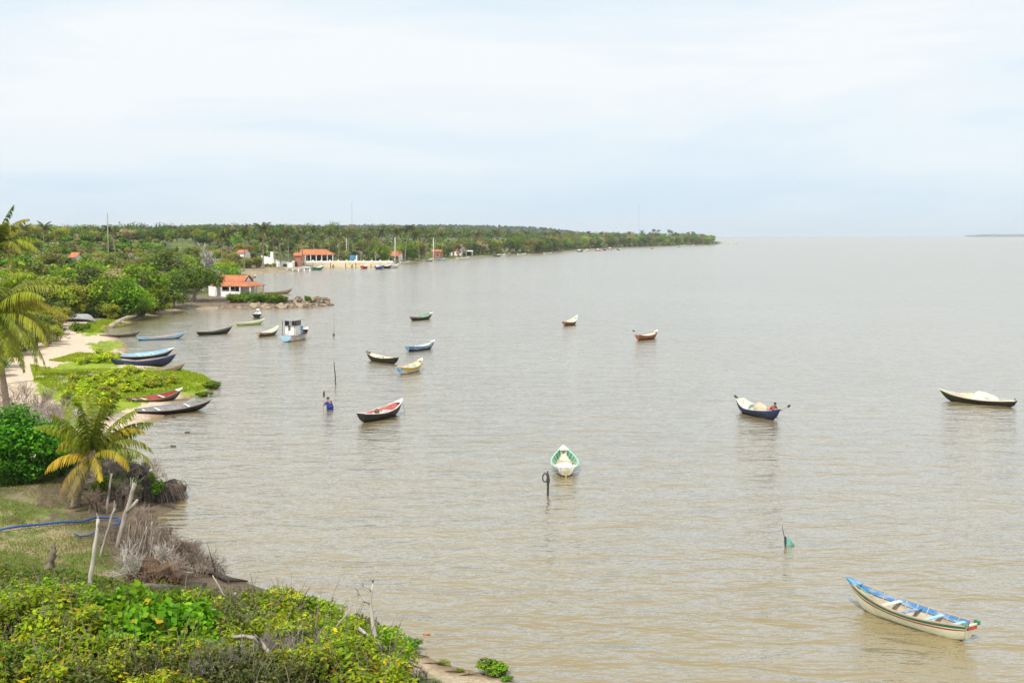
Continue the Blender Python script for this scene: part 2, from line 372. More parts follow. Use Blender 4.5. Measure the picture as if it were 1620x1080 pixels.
# ------------------------------------------------------------------ far wooded ridge and low far island
wood = [(.035, .062, .018), (.05, .085, .02), (.065, .085, .03), (.03, .05, .02)]
def ridge_h(x):
    return np.interp(x, [-900, 0, 120, 250, 330, 450, 520, 560, 640, 700, 780, 850, 900, 940], [13, 11, 9, 11, 14.5, 14, 12.5, 14, 14, 14.5, 13, 10.5, 5, -6])
rx = np.linspace(-500, 940, 240); rows = []
for j, k in enumerate(np.linspace(0, 1, 9)):
    D = 2350+k*500
    hgt = np.maximum(CAMZ+ridge_h(rx)*2600/F, 1)*np.sin(math.pi*min(k*.62+.0, 1))*(1 if k < .95 else .8)
    X = (rx-W0/2)/F*D
    rows.append([(x, D, z+3*(fbm(np.array([x/20.]), np.array([D/20.]), 77)[0]-.5)) for x, z in zip(X, hgt)])
hm = MB(); hm.loft(rows)
hm.build('hills', mat('hill_wood', (.04, .06, .022), .95, .5, .05, (.06, .085, .02), .5, .8), smooth=True, kind='structure')
# ------------------------------------------------------------------ wood helpers
BARK = mat('bark', '#7d6f60', .9, .35, 9, '#4a4038', .4, .5)
GREYWOOD = mat('weathered_wood', '#9a9083', .9, .35, 8, '#5f564c', .35, .5, (1, 1, .25))
PALEWOOD = mat('bleached_wood', '#b9b0a4', .9, .3, 10, '#7d7267', .3, .4, (1, 1, .3))
DARKWOOD = mat('dark_wet_wood', '#3b332b', .8, .35, 8, '#5d5348', .3, .5, (1, 1, .3))
TWIG = mat('dry_twig', '#9b8b7d', .95, .3, 12, '#6d5f54', .35, .2)
def twigs(mb, p, d, ln, r, depth, rs, spread=.6, kids=(2, 4), up=.1, n=4, shrink=.68, rk=.58):
    p = Vector(p); d = Vector(d).normalized()
    q = p+d*ln*.5+Vector(rs.normal(size=3))*ln*.07; e = p+d*ln+Vector(rs.normal(size=3))*ln*.08
    mb.tube([p, q, e], [r, r*.85, r*.62], n, cap=False)
    if depth <= 0: return
    for i in range(rs.randint(kids[0], kids[1]+1)):
        nd = (d+Vector(rs.normal(size=3))*spread+Vector((0, 0, up))).normalized()
        st = p.lerp(e, rs.uniform(.45, 1))
        twigs(mb, st, nd, ln*shrink*rs.uniform(.75, 1.2), r*rk, depth-1, rs, spread, kids, up, n, shrink, rk)
LEAF = leafmat('leaf'); FGLEAF = leafmat('undergrowth_leaf', .35, .025, .25, .45)
# ------------------------------------------------------------------ tree prototypes (crown and trunk meshes, about 6 m tall)
def trunk_mesh(h, r, rs, limbs=5, base=.0, top=.62, lean=.15):
    mb = MB(); k = MB()
    pts = [(0, 0, -.3)]
    for i in range(1, 5): pts.append((rs.normal()*lean*i*.4, rs.normal()*lean*i*.4, h*top*i/4))
    mb.tube(pts, [r*1.3, r, r*.85, r*.7, r*.5], 7)
    for i in range(limbs):
        a = 2*math.pi*i/limbs+rs.uniform(-.4, .4); s = Vector(pts[2 if i % 2 else 3])
        e = Vector((math.cos(a)*h*.32, math.sin(a)*h*.32, h*rs.uniform(.55, .8)))
        mb.tube([s, s.lerp(e, .5)+Vector((0, 0, -.15)), e], [r*.5, r*.35, r*.15], 5)
    return mb.mesh('trunk', BARK, True)
PAL = {
 'dark': ([(.035, .068, .014), (.05, .09, .018), (.075, .115, .02), (.09, .10, .03)], [4, 4, 2, 1]),
 'bright': ([(.080, .175, .008), (.12, .23, .010), (.05, .115, .008), (.16, .25, .014)], [4, 4, 2, 1.5]),
 'olive': ([(.10, .105, .025), (.075, .09, .022), (.13, .12, .03), (.12, .085, .035)], [4, 3, 2, 1]),
 'yellow': ([(.13, .165, .018), (.10, .14, .016), (.175, .18, .02), (.07, .10, .018)], [4, 3, 2, 1]),
 'grey': ([(.17, .16, .105), (.22, .19, .145), (.11, .125, .055), (.26, .225, .18)], [3, 3, 3, 1])}
PAL = {k: ([tuple(c*(1.35 if k == 'bright' else 1.65) for c in q) for q in a], b) for k, (a, b) in PAL.items()}
TREES = {}
def make_tree(kind, k, h=6, rx=3.4, n=2900, low=-.55, ls=.40):
    rs = np.random.RandomState(hash_(kind)+k)
    c, r = clumps(rx*.8, rx*.75, h*.36, h*.54, 28, rx*.36, rs, low)
    V, C = foliage(c, r, n, ls, ls*.62, *PAL[kind], rs, .8, .5)
    crown = quads('crown', V, C, LEAF)
    TREES.setdefault(kind, []).append((crown, trunk_mesh(h, .17, rs)))
def hash_(s): return sum(ord(c)*(i+3) for i, c in enumerate(s)) % 9999
for kd in PAL:
    for k in range(3): make_tree(kd, k, 6, [3.4, 3.0, 3.8][k], low=[-.9, -.95, -.7 if kd != 'dark' else -.4][k])
def tree(kind, x, y, hgt, wid=1.0, label='', group=None, cat='tree', name=None, v=None, z=None):
    crown, trunk = TREES[kind][rnd.randrange(3) if v is None else v]
    s = hgt/6.0
    nm = name or {'dark': 'broadleaf_tree', 'bright': 'mangrove_tree', 'olive': 'scrub_tree', 'yellow': 'bushy_tree', 'grey': 'dry_scrub_tree'}[kind]
    r = empty(nm, (x, y, gz(x, y)-.1 if z is None else z), rnd.uniform(0, 6.28), (s*wid, s*wid*rnd.uniform(.9, 1.1), s), label=label, cat=cat, group=group)
    link('crown', crown, r); link('trunk', trunk, r)
    return r
def dead_mesh(seed, h, depth=4, r=.09, spread=.5, kids=(3, 4), stems=1, m=TWIG, n=4, rk=.58):
    rs = np.random.RandomState(seed); mb = MB()
    for i in range(stems):
        d = Vector((rs.normal()*.25*(stems > 1), rs.normal()*.25*(stems > 1), 1))
        twigs(mb, (rs.normal()*.15*(stems > 1), rs.normal()*.15*(stems > 1), -.1), d, h*.38, r, depth, rs, spread, kids, .15, n, .68, rk)
    return mb.mesh('branches', m)
# ------------------------------------------------------------------ coconut palms
PALMLEAF = leafmat('palm_leaf', .3, .02, .2, .4)
PTRUNK = mat('palm_trunk', '#8b7d6c', .9, .3, 5, '#5c5146', .4, .5, (1, 1, 3))
def frond(az, el, Lf, droop, nl, wid, rs, tint, tip=None, hang=.5, lw=.05):
    """one feather frond: curved midrib and two combs of leaflets"""
    n = 14; pts = []; p = Vector((0, 0, 0)); hd = Vector((math.cos(az), math.sin(az), 0)); sd_ = Vector((-hd.y, hd.x, 0))
    tw = rs.uniform(-.12, .12)
    for i in range(n+1):
        pts.append(p.copy()); s = i/n; a = el-droop*s**1.35
        p = p+(hd*math.cos(a)+Vector((0, 0, math.sin(a)))+sd_*tw*s)*(Lf/n)
    V = []; C = []
    tint = np.array(tint); tip = np.array(tip if tip is not None else tint)
    for j in range(nl):
        s = .1+.9*(j+rs.uniform(-.3, .3))/nl; f = min(max(s, 0), .999)*n; i = int(f)
        q = pts[i].lerp(pts[i+1], f-i); t = (pts[i+1]-pts[i]).normalized()
        ll = wid*(math.sin(math.pi*min(1, .12+.86*s))**.7)*rs.uniform(.85, 1.1)
        if rs.rand() < .07: continue
        for sg in (-1, 1):
            if rs.rand() < .05: continue
            d = (sd_*sg*.85+t*.55+Vector((0, 0, -hang*rs.uniform(.5, 1.4)+.1))).normalized()
            d2 = (d+Vector((0, 0, -hang*1.1))).normalized()
            w = t*lw*.5
            a = q; b_ = q+d*ll*.5; e = b_+d2*ll*.5
            V.append([a-w, a+w, b_+w*1.1, b_-w*1.1]); V.append([b_-w*1.1, b_+w*1.1, e+w*.25, e-w*.25])
            c = (tint*(1-s)+tip*s)*rs.uniform(.75, 1.25); C += [c, c]
    for i in range(n):
        t = (pts[i+1]-pts[i]).normalized(); w = t.cross(Vector((0, 0, 1)))
        w = (w.normalized() if w.length > 1e-3 else sd_)*.035*(1-.8*i/n)*(Lf/3); w2 = w*(1-.8*(i+1)/n)/max(.01, (1-.8*i/n))
        V.append([pts[i]-w, pts[i]+w, pts[i+1]+w2, pts[i+1]-w2]); C.append(np.array((.24, .21, .07)))
    return np.array([[tuple(v) for v in qd] for qd in V]), np.clip(np.array(C), 0, 1)
def palm_trunk(h, r, lean, rs):
    mb = MB(); pts = []; rad = []
    n = 14
    for i in range(n+1):
        s = i/n; pts.append((lean[0]*s**1.6, lean[1]*s**1.6, -.3+(h+.3)*s)); rad.append(r*(1.35-.55*s**.5)*(1+.06*(i % 2)))
    mb.tube(pts, rad, 8)
    return mb.mesh('trunk', PTRUNK, True)
PG = [(.06, .10, .015), (.085, .125, .018), (.045, .075, .012), (.11, .13, .02), (.10, .09, .02)]
FARPALM = []
for k in range(5):
    rs = np.random.RandomState(70+k); Vs = []; Cs = []
    for i in range(17):
        V, C = frond(i*2.4+rs.uniform(-.3, .3), rs.uniform(-.35, 1.35), rs.uniform(2.6, 3.4), rs.uniform(1.0, 1.9), 14, .75, rs, PG[rs.randint(5)], hang=.7, lw=.17)
        Vs.append(V); Cs.append(C)
    lean = [(.6, 0), (-.5, .3), (0, .2), (1.2, -.3), (-.9, 0)][k]
    FARPALM.append((quads('crown', np.concatenate(Vs)+np.array([lean[0], lean[1], 8.0]), np.concatenate(Cs), PALMLEAF), palm_trunk(8.0, .15, lean, rs)))
def farpalm(px, topy, D, label, s=None):
    x = atD(px, D); z = gz(x, D); top = CAMZ+(HZ-topy)/F*D
    sc = (top-z)/10.2
    sc = min(max(sc, .55), 1.9) if s is None else s
    r = empty('coconut_palm', (x, D, top-10.2*sc if top-10.2*sc < z else z), rnd.uniform(0, 6.28), (sc*.72+.14, sc*.72+.14, sc), label=label, cat='palm tree', group='coconut palms above the wooded shore')
    c, t = FARPALM[rnd.randrange(5)]
    link('crown', c, r); link('trunk', t, r)
# ------------------------------------------------------------------ woods on the left bank
taken = []
def free(x, y, rad):
    for (a, b_, r_) in taken:
        if (a-x)**2+(b_-y)**2 < (rad+r_)**2: return False
    return True
def put(kind, px, D, hgt, wid, label, group=None, **kw):
    x = atD(px, D); taken.append((x, D, hgt*.42*wid)); return tree(kind, x, D, hgt, wid, label, group, **kw)
HOUSE = G(382, 468)
# trees one can tell apart, front to back
front = [
 ('bright', 195, 177.5, 6.6, 1.1, 'large bright green mangrove tree at the water edge above the fallen log', None, 'tree', None, 1),
 ('bright', 252, 190, 4.6, 1.15, 'bright green mangrove tree leaning low over the cove water', None, 'tree', None, 1),
 ('bright', 228, 192, 8.0, 1.1, 'tallest bright green mangrove tree of the cove bank', None, 'tree', None, 1),
 ('bright', 163, 178, 6.0, 1.1, 'bright green mangrove behind the upturned grey boat', None, 'tree', None, 1),
 ('bright', 216, 183, 4.4, 1.2, 'low bright green mangrove bush right of the fallen log', None, 'tree', None, 1),
 ('yellow', 128, 176.5, 5.4, 1.15, 'yellowish green bushy tree just above the upturned grey boat', None, 'tree', None, 1),
 ('yellow', 94, 174, 5.0, 1.2, 'yellowish green bush left of the upturned grey boat', None, 'tree', None, 1),
 ('dark', 184, 188, 5.2, 1.3, 'dark low tree between the two largest bright mangroves', None, 'tree', None, 1),
 ('dark', 145, 190, 7.2, 1.15, 'dark green tree behind the yellowish bush on the cove bank', None, 'tree', None, 1),
 ('dark', 60, 174, 5.2, 1.2, 'dark green bush behind the drooping palm fronds', None, 'tree', None, 1),
 ('grey', 28, 172, 4.4, 1.3, 'greyish dry scrub behind the left palm crown', None, 'tree', None, 1),
 ('dark', 274, 204, 6.4, 1.05, 'dark leafy tree between the mangroves and the forked shade tree', None, 'tree', None, 1),
]
for kd_, px_, D_, h_, w_, lb_, gr_, ct_, nm_, v_ in front: put(kd_, px_, D_, h_, w_, lb_, gr_, cat=ct_, v=v_)
# the pair of leaning shade trees left of the white house
def shade_tree(px, D, h, lean, label, seed):
    rs = np.random.RandomState(seed); x = atD(px, D); root = empty('shade_tree', (x, D, gz(x, D)-.1), 0, 1, label=label, cat='tree', group='leaning shade trees by the white house')
    taken.append((x, D, 3))
    c, r = clumps(h*.50, h*.5, h*.30, h*.60, 26, h*.19, rs, -.8); c += np.array([lean, 0, 0])
    V, C = foliage(c, r, 3600, .36, .24, [(.085, .15, .014), (.13, .20, .018), (.19, .22, .02), (.06, .10, .015)], [4, 3, 2, 2], rs)
    link('crown', quads('crown', V, C, LEAF), root)
    mb = MB(); mb.tube([(0, 0, -.3), (.15*lean, 0, h*.18), (lean*.45, 0, h*.40), (lean*.8, 0, h*.6)], [.36, .3, .24, .16], 8)
    for i in range(6):
        a = i*1.05; e = Vector((lean+math.cos(a)*h*.3, math.sin(a)*h*.3, h*rs.uniform(.6, .8)))
        mb.tube([(lean*.3, 0, h*.3), Vector((lean*.45, 0, h*.38)).lerp(e, .5), e], [.17, .12, .05], 6)
    mb.build('trunk', mat('pale_bark', '#978a7a', .9, .3, 6, '#5f554a', .4, .5), root, True)
shade_tree(293, 213, 6.2, -.9, 'leaning shade tree with forked pale trunk, left of its pair by the house', 5)
shade_tree(304, 214, 6.2, 2.4, 'leaning shade tree whose crown hangs over the white house roof', 6)
put('dark', 263, 240, 8.5, 1.1, 'tall dark tree behind the leaning shade trees')
# bare grey trees
GREYT = mat('bleached_twig', (.42, .38, .34), .95, .25, 3, (.28, .24, .21), .3, .2)
DEAD = [dead_mesh(300+k, 6, 4, .17, .46, (3, 5), m=GREYT, rk=.68) for k in range(3)]
def deadtree(px, D, s, label, k=0):
    x = atD(px, D); r = empty('bare_tree', (x, D, gz(x, D)), k*2.1, s, label=label, cat='tree')
    taken.append((x, D, 1.5)); link('branches', DEAD[k % 3], r)
deadtree(322, 250, 1.75, 'large bare grey tree standing above the white house roof', 0)
deadtree(340, 240, 1.0, 'small bare grey tree just behind the white house', 1)
deadtree(287, 262, 1.2, 'bare pinkish grey tree left of the large bare tree', 2)
deadtree(205, 330, 1.1, 'bare pale tree on the dune crest right of the utility pole', 1)
deadtree(222, 322, .9, 'low bare pale tree on the dune crest', 2)
deadtree(730, 640, 1.5, 'bare grey tree above the far orange roofed house', 0)
deadtree(800, 690, 1.4, 'bare brownish tree on the far eroded bank', 1)
deadtree(572, 505, 1.0, 'bare grey tree behind the quay', 2)
deadtree(594, 505, .9, 'second bare grey tree behind the quay, nearer the orange roof', 0)
GRP = 'trees covering the left bank and dune'
LAB = {'dark': 'dark green broadleaf tree among the trees of the dune thicket', 'bright': 'fresh green tree among the trees of the dune thicket',
       'olive': 'olive brown scrub tree among the trees of the dune thicket', 'yellow': 'yellowish green bushy tree among the trees of the dune thicket',
       'grey': 'grey half-bare scrub tree among the trees of the dune thicket'}
LAB2 = {'dark': 'dark green tree of the far shore wood', 'bright': 'fresh green tree of the far shore wood', 'olive': 'olive tree of the far shore wood',
        'yellow': 'yellowish green tree of the far shore wood', 'grey': 'greyish scrub tree of the far shore wood'}
def hidden_spot(x, y):      # keep clear of buildings and the quay
    q_ = W0/2+F*x/y
    if 372 < q_ < 468 and 380 < y < 478: return True
    if 308 < q_ < 345 and 228 < y < 262: return True
    for (c, r_) in CLEAR:
        if (c[0]-x)**2+(c[1]-y)**2 < r_*r_: return True
    return False
CLEAR = [(HOUSE, 9.5), (Vector((atD(365, 226), 226)), 8)]
def clr(px, py, r_): CLEAR.append((G(px, py), r_))
clr(382, 405, 7); clr(500, 414, 16); clr(475, 414, 10); clr(520, 414, 14); clr(440, 416, 12); clr(622, 412.5, 13); clr(619, 416, 10); clr(690, 407.5, 11); clr(721, 404.5, 13); clr(737, 404.5, 13); clr(381, 416, 10); CLEAR.append((Vector((atD(299, 211), 211)), 6.5)); clr(425, 416, 10); clr(440, 419, 10); clr(471, 412.5, 6); clr(560, 417, 12); clr(590, 417, 10)
for i, (px_, D_) in enumerate([(150, 318), (160, 326), (178, 312), (192, 318), (205, 312), (215, 322), (228, 312), (240, 318), (60, 300), (85, 306), (110, 312), (130, 318), (45, 305)]):
    put('grey', px_, D_, rnd.uniform(3.4, 4.4), 1.3, 'pale half-bare scrub tree on the crest of the dune', 'pale scrub along the dune crest')
for i in range(16):
    px_ = rnd.uniform(372, 455); D_ = np.interp(px_, [372, 412, 455], [405, 415, 432])+rnd.uniform(0, 25)
    if sdist(np.array([atD(px_, D_)]), np.array([D_]))[0] > 2: put(rnd.choice(['olive', 'dark', 'grey', 'yellow']), px_, D_, rnd.uniform(2.2, 4.2) if px_ < 415 else rnd.uniform(1.2, 2), 1.3, 'low bush on the sandy bluff below the white garden wall', 'bushes on the bluff below the garden wall', cat='shrub', v=1)
# front row along the shore, then fill inland
row = []
for i in range(44, 57+28):
    a, b_ = SHW[i], SHW[i+1]; d = b_-a; ln = np.linalg.norm(d); nn = np.array([-d[1], d[0]])/max(ln, 1e-6)
    k = max(1, int(ln/(6+ln*.02)))
    for j in range(k):
        q = a+d*(j+rnd.random())/k
        for sg in (1, -1):
            c = q+nn*sg*rnd.uniform(5, 9)*(1 if q[1] < 600 else 1.4)
            if sdist(c[0:1], c[1:2])[0] > 3.6: row.append(c); break
n_front = 0
for c in row:
    x, y = c
    px = W0/2+F*x/y
    if 300 < px < 535 and y < 300: continue           # house and groyne
    if hidden_spot(x, y): continue
    far = y > 420
    hgt = rnd.uniform(4.2, 7) if not far else rnd.uniform(5, 7.5)+4.0*min(1, max(0, (y-450)/250))+1.5*min(1, max(0, (y-900)/500))
    if not free(x, y, hgt*.18): continue
    kd = rnd.choices(['dark', 'bright', 'olive', 'yellow', 'grey'], [4, 2.5, 2, 2, 1.2])[0]
    put(kd, px, y, hgt, rnd.uniform(1.0, 1.3), LAB2[kd] if far else LAB[kd], 'trees of the far shore wood' if far else GRP); n_front += 1
cnt = n_front; tries = 0
while cnt < 290 and tries < 9000:
    tries += 1
    D = 196*math.exp(rnd.random()**1.25*1.25); px = rnd.uniform(-70, 760); x = atD(px, D)
    d = sdist(np.array([x]), np.array([D]))[0]
    if d < 5 or hidden_spot(x, D): continue
    hgt = rnd.uniform(3.2, 5.6)+(1.5 if D > 420 else 0)
    if D < 240 and px > 285: continue
    if not free(x, D, hgt*.20): continue
    t_ = fbm(np.array([x/30.]), np.array([D/45.]), 91)[0]
    wts = [3, .7, 3, 3, 2.2] if t_ > .47 else [5, 1.2, 1.5, 1.5, .8]
    kd = rnd.choices(['dark', 'bright', 'olive', 'yellow', 'grey'], wts)[0]
    far = D > 420
    put(kd, px, D, hgt, rnd.uniform(1.05, 1.45), LAB2[kd] if far else LAB[kd], 'trees of the far shore wood' if far else GRP); cnt += 1
# the wood behind, one mass
def woodland(n, D0, D1, h0, h1, nleaf, seed, dmax=1e9):
    rs = np.random.RandomState(seed); Vs = []; Cs = []; got = 0
    cand = 0
    D = D0*np.exp(rs.rand(n*(6 if dmax > 1e6 else 24))*math.log(D1/D0)); px = rs.uniform(-160, 1150, len(D)); X = (px-W0/2)/F*D
    d = sdist(X, D); z = tz(X, D, d)
    pals = [PAL['dark'], PAL['dark'], PAL['olive'], PAL['yellow'], PAL['dark'], PAL['bright'], PAL['grey']]
    for i in range(len(D)):
        if d[i] > dmax*(1+D[i]/1500): continue
        if d[i] < (7+D[i]*.003 if h0 > 2 else 2.6) or hidden_spot(X[i], D[i]) or (D[i] < 262 and px[i] > 335): continue
        h = rs.uniform(h0, h1)+(4.0*min(1, max(0, (D[i]-480)/350)) if h0 > 2 else 0); rr = h*rs.uniform(.4, .6)
        c, r_ = clumps(rr*.7, rr*.7, h*.22, h*.62, 6, rr*.5, rs, -.4)
        pa, w_ = pals[rs.randint(len(pals))]
        ls = .55+D[i]/1500 if h0 > 2 else .5+max(0, D[i]-400)/1100
        V, C = foliage(c, r_, int(nleaf), ls, ls*.7, pa, w_, rs, .8, .45)
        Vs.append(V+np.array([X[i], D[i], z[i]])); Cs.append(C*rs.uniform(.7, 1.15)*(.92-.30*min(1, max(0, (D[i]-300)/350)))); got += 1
        if got >= n: break
    return np.concatenate(Vs), np.concatenate(Cs)
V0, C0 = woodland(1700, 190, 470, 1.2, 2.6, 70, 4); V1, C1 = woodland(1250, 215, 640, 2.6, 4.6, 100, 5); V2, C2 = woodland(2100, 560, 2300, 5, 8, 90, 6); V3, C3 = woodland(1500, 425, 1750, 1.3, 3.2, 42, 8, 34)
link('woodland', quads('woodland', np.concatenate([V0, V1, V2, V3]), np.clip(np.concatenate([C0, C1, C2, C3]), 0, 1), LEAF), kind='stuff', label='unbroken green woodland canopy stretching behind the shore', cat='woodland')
# crowns on the far ridge, as one mass
rs = np.random.RandomState(55); n = 9000
pxr = rs.uniform(-200, 930, n); k_ = rs.rand(n)*.9; D = 2350+k_*500
hz_ = np.maximum(CAMZ+ridge_h(pxr)*2600/F, 1)*np.sin(np.pi*np.minimum(k_*.62, 1))+rs.uniform(-1, 3.5, n)
pp = np.stack([(pxr-W0/2)/F*D, D, hz_], 1)
V = leafquads(pp, nrm(np.array([0, -.4, .7])+rs.normal(size=(n, 3))*.5), 7, 5, rs)
link('ridge_wood', quads('ridge_wood', V, pick(wood, [3, 3, 2, 2], n, rs, .3), LEAF), kind='stuff', label='dense blue green wood covering the distant low ridge', cat='woodland')
isl = MB(); isl.blob((atD(1600, 9000), 9000, 0), (330, 120, 17), 4, .25, 3, 60, 8, flat=-2)
tag(isl.build('wooded_island', mat('hazed_island_wood', (.075, .105, .085), .9, .4, .02)), kind='structure')  # wood colour lightened, with distance haze put into the tone
# coconut palms
palms = [(417, 347, 420, 'coconut palm with the highest crown, standing alone above the canopy left of the quay'), (387, 355, 400, None), (366, 356, 430, None), (352, 360, 390, None),
 (436, 358, 450, None), (458, 356, 470, None), (480, 358, 480, None), (497, 356, 520, None), (521, 360, 520, None), (536, 364, 500, None), (552, 355, 540, 'tall coconut palm right above the middle of the quay'),
 (604, 356, 560, None), (626, 355, 560, 'coconut palm beside the white mast of the quay'), (641, 348, 575, 'tallest coconut palm of the clump by the far orange roof'), (655, 360, 580, None), (664, 358, 600, None), (688, 362, 620, None), (700, 364, 640, None),
 (719, 362, 700, None), (745, 364, 720, None), (757, 364, 760, None), (784, 361, 800, None), (832, 363, 900, None), (861, 365, 960, None), (875, 366, 1000, None), (886, 361, 1010, 'coconut palm whose crown stands out above the far dune trees'),
 (930, 364, 1200, None), (952, 365, 1250, None), (994, 365, 1350, None), (1015, 363, 1400, None), (1034, 361, 1480, None), (1039, 361, 1500, None), (1057, 362, 1550, None), (1062, 364, 1560, None),
 (1087, 365, 1620, None), (1096, 365, 1640, None), (1130, 372, 1760, 'coconut palm nearest the tip of the point'), (72, 348, 330, 'coconut palm on the skyline left of the utility pole'), (38, 350, 350, None), (186, 348, 340, 'coconut palm on the skyline right of the utility pole'),
 (290, 357, 420, None), (560, 362, 560, None), (585, 364, 560, None), (470, 366, 470, None), (508, 366, 500, None), (445, 364, 455, None), (675, 366, 590, None)]
for px, ty, D, lb in palms: farpalm(px, ty, D, lb or ('coconut palm above the dune thicket' if px < 300 else 'coconut palm in the grove behind the quay' if px < 710 else 'coconut palm in the wood of the distant point'))
# ------------------------------------------------------------------ buildings and quay
def tilemat():
    m, nt, out = newmat('clay_tiles'); L = nt.links.new
    tc = N(nt, 'ShaderNodeTexCoord'); wv = N(nt, 'ShaderNodeTexWave', Scale=4.5, Distortion=.6); wv.bands_direction = 'X'; L(tc.outputs['Object'], wv.inputs[0])
    n_ = N(nt, 'ShaderNodeTexNoise', Scale=1.1, Detail=6, Roughness=.7); L(tc.outputs['Object'], n_.inputs[0])
    r_ = ramp(nt, n_.outputs[0], [(.25, (.34, .115, .05)), (.5, (.53, .18, .075)), (.75, (.64, .28, .13))])
    r2 = ramp(nt, wv.outputs[0], [(.0, (.72, .68, .66)), (.5, (1, 1, 1))]); mm = N(nt, 'ShaderNodeMixRGB', blend_type='MULTIPLY'); mm.inputs[0].default_value = .7
    L(r_.outputs[0], mm.inputs[1]); L(r2.outputs[0], mm.inputs[2])
    b = N(nt, 'ShaderNodeBsdfPrincipled', Roughness=.85); L(mm.outputs[0], b.inputs['Base Color']); bp = N(nt, 'ShaderNodeBump', Strength=.5, Distance=.08); L(wv.outputs[0], bp.inputs['Height']); L(bp.outputs[0], b.inputs['Normal']); L(b.outputs[0], out.inputs[0])
    return m
TILE = tilemat()
WHITEW = mat('white_wall', (.78, .78, .76), .9, .12, .9, (.52, .49, .43), .3, .15); DARKO = mat('dark_opening', (.02, .022, .025), .8, .2, 2)
BRICK = mat('red_brick', (.38, .15, .09), .9, .35, 3, (.28, .16, .11), .35, .3); CONC = mat('concrete', (.42, .40, .36), .9, .25, 1.5, (.25, .23, .2), .35, .3)
YELW = mat('yellow_quay', (.62, .49, .29), .9, .3, .8, (.45, .40, .32), .5, .2); SANDW = mat('sand_fill', hx('#cdb290'), .95, .2, 3)
PLANK = mat('door_wood', (.05, .045, .045), .8, .3, 3)
def gable(mb, x0, x1, y0, y1, ze, zr, axis='x', over=.35, th=.14):
    """two roof slopes with thickness; the ridge runs along axis"""
    if axis == 'x':
        ym = (y0+y1)/2
        for ya in (y0-over, y1+over):
            a = [(x0-over, ya, ze), (x1+over, ya, ze), (x1+over, ym, zr), (x0-over, ym, zr)]
            b_ = [(p[0], p[1], p[2]-th) for p in a]
            mb.add(a+b_, [(0, 1, 2, 3), (7, 6, 5, 4), (0, 4, 5, 1), (1, 5, 6, 2), (2, 6, 7, 3), (3, 7, 4, 0)])
def slab(mb, q, th=.12):
    b_ = [(p[0], p[1], p[2]-th) for p in q]; n_ = len(q)
    mb.add(list(q)+b_, [tuple(range(n_)), tuple(range(n_, 2*n_))[::-1]]+[(i, i+n_, (i+1) % n_+n_, (i+1) % n_) for i in range(n_)])
def part(nm, boxes, m, root, bev=False):
    for c, d in boxes: mb = MB(); mb.box(c, d); o = mb.build(nm, m, root)
    return o
# the white house with clay tile roofs and an open porch, x to the right, -y to the viewer
hp = Vector((atD(373, 226), 226, 0)); hp.z = 1.15
hs = empty('white_house', hp, math.radians(-13), .84, label='white house with orange tiled roof and open porch behind the groyne bushes', cat='house')
part('wall', [((-1.6, 2.6, 1.45), (6.6, 4.4, 2.9)), ((-5.9, 3.2, 1.2), (2.4, 3.2, 2.4))], WHITEW, hs)
mb = MB(); mb.add([(1.72, .6, 2.9), (1.72, 4.6, 2.9), (1.72, 2.6, 4.15), (1.58, .6, 2.9), (1.58, 4.6, 2.9), (1.58, 2.6, 4.15)], [(0, 1, 2), (5, 4, 3), (0, 3, 4, 1), (1, 4, 5, 2), (2, 5, 3, 0)]); mb.build('gable_wall', WHITEW, hs)
mb = MB(); gable(mb, -4.7, 1.55, .55, 4.65, 3.15, 4.40, over=.3); mb.build('roof', TILE, hs)
mb = MB(); mb.box((1.93, 1.55, 3.68), (.14, 2.3, .16), rx=.55); mb.box((1.93, 3.65, 3.68), (.14, 2.3, .16), rx=-.55); mb.build('barge_board', DARKWOOD, hs)
mb = MB(); slab(mb, [(-4.8, -2.55, 2.25), (4.75, -2.55, 2.25), (1.9, .45, 3.1), (-4.8, .45, 3.1)]); slab(mb, [(4.75, -2.55, 2.255), (4.75, 4.9, 2.255), (1.9, 4.7, 3.105), (1.9, .45, 3.105)]); mb.build('porch_roof', TILE, hs)
for x, y in ((-2.2, -2.3), (-.2, -2.3), (2.05, -2.3), (4.35, -2.25), (4.35, 1.2), (4.35, 4.4)):
    part('porch_post', [((x, y, 1.1), (.26 if x > 1 else .2, .26, 2.2))], WHITEW, hs)
part('door', [((.35, .38, 1.05), (1.15, .06, 2.1))], PLANK, hs); part('window', [((-2.6, .38, 1.75), (1.2, .06, .95))], DARKO, hs); part('window', [((-1.0, .38, 1.75), (.9, .06, .95))], DARKO, hs)
part('porch_wall', [((-1.2, -2.3, .55), (1.75, .14, 1.1))], WHITEW, hs); part('porch_wall', [((.92, -2.3, .55), (1.95, .14, 1.1))], WHITEW, hs); part('porch_wall', [((-4.3, -2.25, .75), (1.5, .16, 1.5)), ((2.9, .6, 1.1), (2.3, .14, 2.2))], WHITEW, hs); part('plinth', [((0, .9, -.35), (9.3, 7.0, .7))], CONC, hs)
part('dark_doorway', [((1.35, .43, 1.05), (.62, .05, 2.1))], DARKO, hs)
